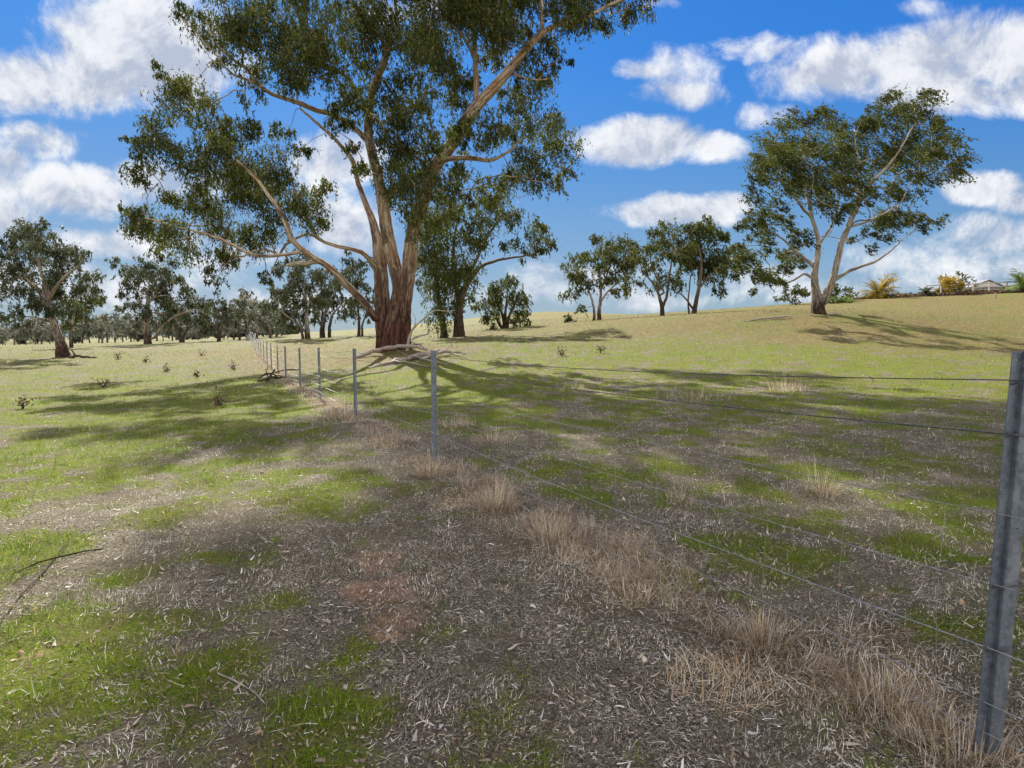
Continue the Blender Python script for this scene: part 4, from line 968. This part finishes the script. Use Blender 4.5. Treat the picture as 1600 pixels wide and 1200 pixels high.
# ------------------------------------------------------------------ house, palms and hedge on the right crest
M['roof'] = mat_simple('grey roof sheeting', (.17, .18, .19), (.24, .25, .26), 2, .5)
M['white'] = mat_simple('white painted timber', (.42, .42, .41), (.52, .52, .5), 3, .6)
M['brick'] = mat_simple('mottled brown brick', (.20, .12, .09), (.30, .20, .15), 3, .8)  # mottled brown, wall and post shaft alike
M['glass'] = mat_simple('dark window glass', (.03, .04, .05), (.05, .06, .07), 1, .1)
M['rail'] = mat_simple('weathered timber rail', (.30, .27, .24), (.42, .38, .34), 3, .8)
def boxes(name, lst, mat, parent, bevel=0):
    V, Fc = [], []
    for (x0, x1, y0, y1, z0, z1) in lst:
        b = len(V); V += [(x, y, z) for z in (z0, z1) for x, y in ((x0, y0), (x1, y0), (x1, y1), (x0, y1))]
        Fc += [(b, b + 3, b + 2, b + 1), (b + 4, b + 5, b + 6, b + 7)] + [(b + i, b + (i + 1) % 4, b + 4 + (i + 1) % 4, b + 4 + i) for i in range(4)]
    me = bpy.data.meshes.new(name); me.from_pydata(V, [], Fc); me.materials.append(M[mat]); o = bpy.data.objects.new(name, me); COL.objects.link(o); o.parent = parent
    return o
def pydata(name, V, Fc, mat, parent):
    me = bpy.data.meshes.new(name); me.from_pydata(V, [], Fc); me.materials.append(M[mat]); o = bpy.data.objects.new(name, me); COL.objects.link(o); o.parent = parent; return o
def house():
    Y = 112.; s = Y / F; x0 = ray(1502, 460)[0] * Y; zt = at(1530, 439, Y)[2]; zb = at(1530, 461, Y)[2]
    e = empty('farmhouse', (x0, Y, zb)); tag(e, 'low farmhouse with grey roof, white gable and long veranda on the right skyline', 'house')
    Wd = 24.; wh = 2.2 * (zt - zb) / 3.4
    hh = zt - zb; eav = hh * .52
    boxes('wall', [(1.2, Wd, 2.2, 9, -1.5, eav)], 'brick', e)
    pydata('roof', [(0, 0, eav), (Wd + .6, 0, eav), (Wd + .6, 9.6, eav), (0, 9.6, eav), (4.6, 4.8, hh * .96), (Wd - 3, 4.8, hh * .96),
                    (0, 0, eav - .12), (Wd + .6, 0, eav - .12), (Wd + .6, 9.6, eav - .12), (0, 9.6, eav - .12)],
           [(0, 1, 5, 4), (1, 2, 5), (2, 3, 4, 5), (3, 0, 4), (0, 6, 7, 1), (1, 7, 8, 2), (2, 8, 9, 3), (3, 9, 6, 0), (6, 9, 8, 7)], 'roof', e)
    gx0, gx1 = 1.4, 7.4; gm = (gx0 + gx1) / 2
    pydata('gable', [(gx0, -.3, eav + .05), (gx1, -.3, eav + .05), (gm, -.3, hh), (gx0, 3.5, eav + .05), (gx1, 3.5, eav + .05), (gm, 3.5, hh)], [(0, 1, 2), (0, 2, 5, 3), (1, 4, 5, 2), (3, 5, 4), (0, 3, 4, 1)], 'white', e)
    pydata('gable_roof', [(gx0 - .3, -.5, eav), (gm, -.5, hh + .12), (gx1 + .3, -.5, eav), (gx1 + .3, 3.6, eav), (gm, 3.6, hh + .12), (gx0 - .3, 3.6, eav),
                          (gx0 - .3, -.5, eav + .1), (gm, -.5, hh + .24), (gx1 + .3, -.5, eav + .1), (gx1 + .3, 3.6, eav + .1), (gm, 3.6, hh + .24), (gx0 - .3, 3.6, eav + .1)],
           [(6, 7, 10, 11), (7, 8, 9, 10), (0, 5, 4, 1), (1, 4, 3, 2), (0, 1, 7, 6), (1, 2, 8, 7), (5, 11, 10, 4), (4, 10, 9, 3), (0, 6, 11, 5), (2, 3, 9, 8)], 'roof', e)
    for k in range(7): boxes('veranda_post', [(.3 + k * 3.8, .45 + k * 3.8, .1, .25, -1.5, eav - .12)], 'white', e)
    boxes('veranda_beam', [(.1, Wd + .5, .08, .28, eav - .34, eav - .13)], 'white', e)
    for k in range(4): 
        f = boxes('window', [(3.2 + k * 5, 4.9 + k * 5, 2.12, 2.22, .2, eav - .3)], 'white', e)
        boxes('pane', [(3.3 + k * 5, 4.8 + k * 5, 2.08, 2.125, .3, eav - .4)], 'glass', f)
    # yard fence below the house
    f = empty('rail_fence', (x0, Y - 10.5, 0)); tag(f, 'low timber rail fence along the yard in front of the farmhouse', 'fence')
    xs = [ray(p, 462)[0] * (Y - 10.5) for p in (1447, 1470, 1495, 1520, 1545, 1572, 1600, 1630, 1660)]
    for x in xs:
        z = gz(x, Y - 10.5); boxes('post', [(x - x0 - .09, x - x0 + .09, -.09, .09, z - .3, z + 1.75)], 'rail', f)
    V = []; 
    for hz_ in (1.6, 1.0):
        for a, b in zip(xs[:-1], xs[1:]):
            za, zb_ = gz(a, Y - 10.5) + hz_, gz(b, Y - 10.5) + hz_; yy = -.15
            pydata('rail', [(a - x0, yy, za), (b - x0, yy, zb_), (b - x0, yy, zb_ + .14), (a - x0, yy, za + .14), (a - x0, yy + .05, za), (b - x0, yy + .05, zb_), (b - x0, yy + .05, zb_ + .14), (a - x0, yy + .05, za + .14)],
                   [(0, 1, 2, 3), (4, 7, 6, 5), (3, 2, 6, 7), (0, 4, 5, 1), (0, 3, 7, 4), (1, 5, 6, 2)], 'rail', f)
    xx = ray(1555, 466)[0] * 88; zz = gz(xx, 88)
    p = empty('wooden_post', (xx, 88, zz)); tag(p, 'short lone timber post on the grass below the farmhouse', 'post')
    boxes('shaft', [(-.08, .08, -.08, .08, -.3, .75)], 'brick', p); pydata('cap', [(-.08, -.08, .75), (.08, -.08, .75), (.08, .08, .75), (-.08, .08, .75), (0, 0, .82)], [(0, 1, 4), (1, 2, 4), (2, 3, 4), (3, 0, 4), (0, 3, 2, 1)], 'rail', p)
house()
def palm(label, px, py, Y, rad, mat, seed, trunk_h=.6, nf=46):
    global rng
    rng = np.random.default_rng(seed); x = ray(px, py)[0] * Y; z = gz(x, Y); e = empty('palm_tree', (x, Y, z)); tag(e, label, 'palm')
    t = np.linspace(0, 1, 8); pts = np.stack([np.full(8, x), np.full(8, Y), z - .2 + t * (trunk_h + .2)], -1)
    v, f, A = rings_mesh([(pts, .38 - .05 * t, t * 4)], .1, seed); np_mesh('trunk', v, f, [M['barkdark']], e, A, True)
    LC, AX = [], []; ch = []
    V, Fc, TT = [], [], []
    for i in range(nf):
        a = rng.uniform(0, 6.283); el = rng.uniform(.05, 1.35); L = rad * rng.uniform(.85, 1.1); tt = rng.random()
        p = np.array([x, Y, z + trunk_h]); n = 14; d = np.array([math.cos(a) * math.cos(el), math.sin(a) * math.cos(el), math.sin(el)]); mid = [p.copy()]
        for k in range(n):
            p = p + d * L / n; d = d + np.array([0, 0, -.1]); d /= np.linalg.norm(d); mid.append(p.copy())
            sd = np.cross(d, [0, 0, 1.]); sd /= np.linalg.norm(sd) + 1e-9
            w = L * .26 * math.sin(math.pi * (k + 1.5) / (n + 2)) + .05
            for sg in (-1, 1):
                for _ in range(2):
                    q = p + d * L / n * rng.uniform(-.5, .5); tip = q + sd * sg * w + d * w * .7 + np.array([0, 0, -.25 * w + .1 * w * rng.random()]); b = len(V)
                    V += [q - d * .03, q + d * .05, tip]; Fc.append((b, b + 1, b + 2)); TT += [tt * .5 + rng.random() * .5] * 3
        ch.append((np.array(mid), np.linspace(.04, .01, n + 1), np.zeros(n + 1)))
    np_mesh('fronds', V, np.array(Fc), [M[mat]], e, {'tint': np.array(TT), 'kind': np.full(len(V), .3)})
    v, f, A = rings_mesh(ch); np_mesh('frond_ribs', v, f, [M['leaf_hedge']], e, {**A}, True)
    return e
palm('golden leafed palm on the skyline between the lone gum and the farmhouse', 1372, 466, 100, 3.4, 'leaf_gold', 401, .4, 70)
palm('green palm at the right edge beside the farmhouse', 1596, 455, 100, 3.4, 'leaf_hedge', 402, 1.0)
palm('small grey palm left of the yellow tree by the farmhouse', 1447, 462, 100, 1.6, 'leaf_grey', 403, .4, 26)
shrub('nearly bare tree behind the golden palm', (1384, 468), 106, [(1378,440,8),(1388,436,9),(1396,444,8),(1392,452,8)], 'leaf_gold', 404, k=.12, cat='tree', name='bare_tree')
shrub('yellow green autumn tree left of the farmhouse gable', (1482, 464), 102, [(1470,448,10),(1482,440,10),(1490,450,11),(1500,446,9),(1478,456,9),(1495,458,8)], 'leaf_gold', 405, k=.9, cat='tree', name='autumn_tree')
shrub('thin branched half bare tree behind the yellow tree by the farmhouse', (1502, 464), 107, [(1496,432,8),(1508,436,9),(1518,444,8),(1510,452,8),(1490,438,8)], 'leaf', 406, k=.2, cat='tree', name='bare_tree')
def hedge():
    global rng
    rng = np.random.default_rng(88); n = 9000; px = rng.uniform(1330, 1760, n); Y = rng.uniform(99, 102.5, n); x = (px - 800) / F * Y
    h = .15 + .5 * fbm(px * .06, Y * .5, 9, 3) * np.clip((px - 1325) / 60, 0, 1)
    z = ground(x, Y) + h * rng.random(n); ll = rng.uniform(.2, .45, n)
    o = leaf_mesh('undergrowth', np.stack([x, Y, z], -1), ll, ll * .5, (0, 0, .3), .9, M['weed'], rng.random(n), rng.random(n), None)
    tag(o, 'low brown scrub growing along the yard edge on the right skyline', 'scrub', kind='stuff')
hedge()
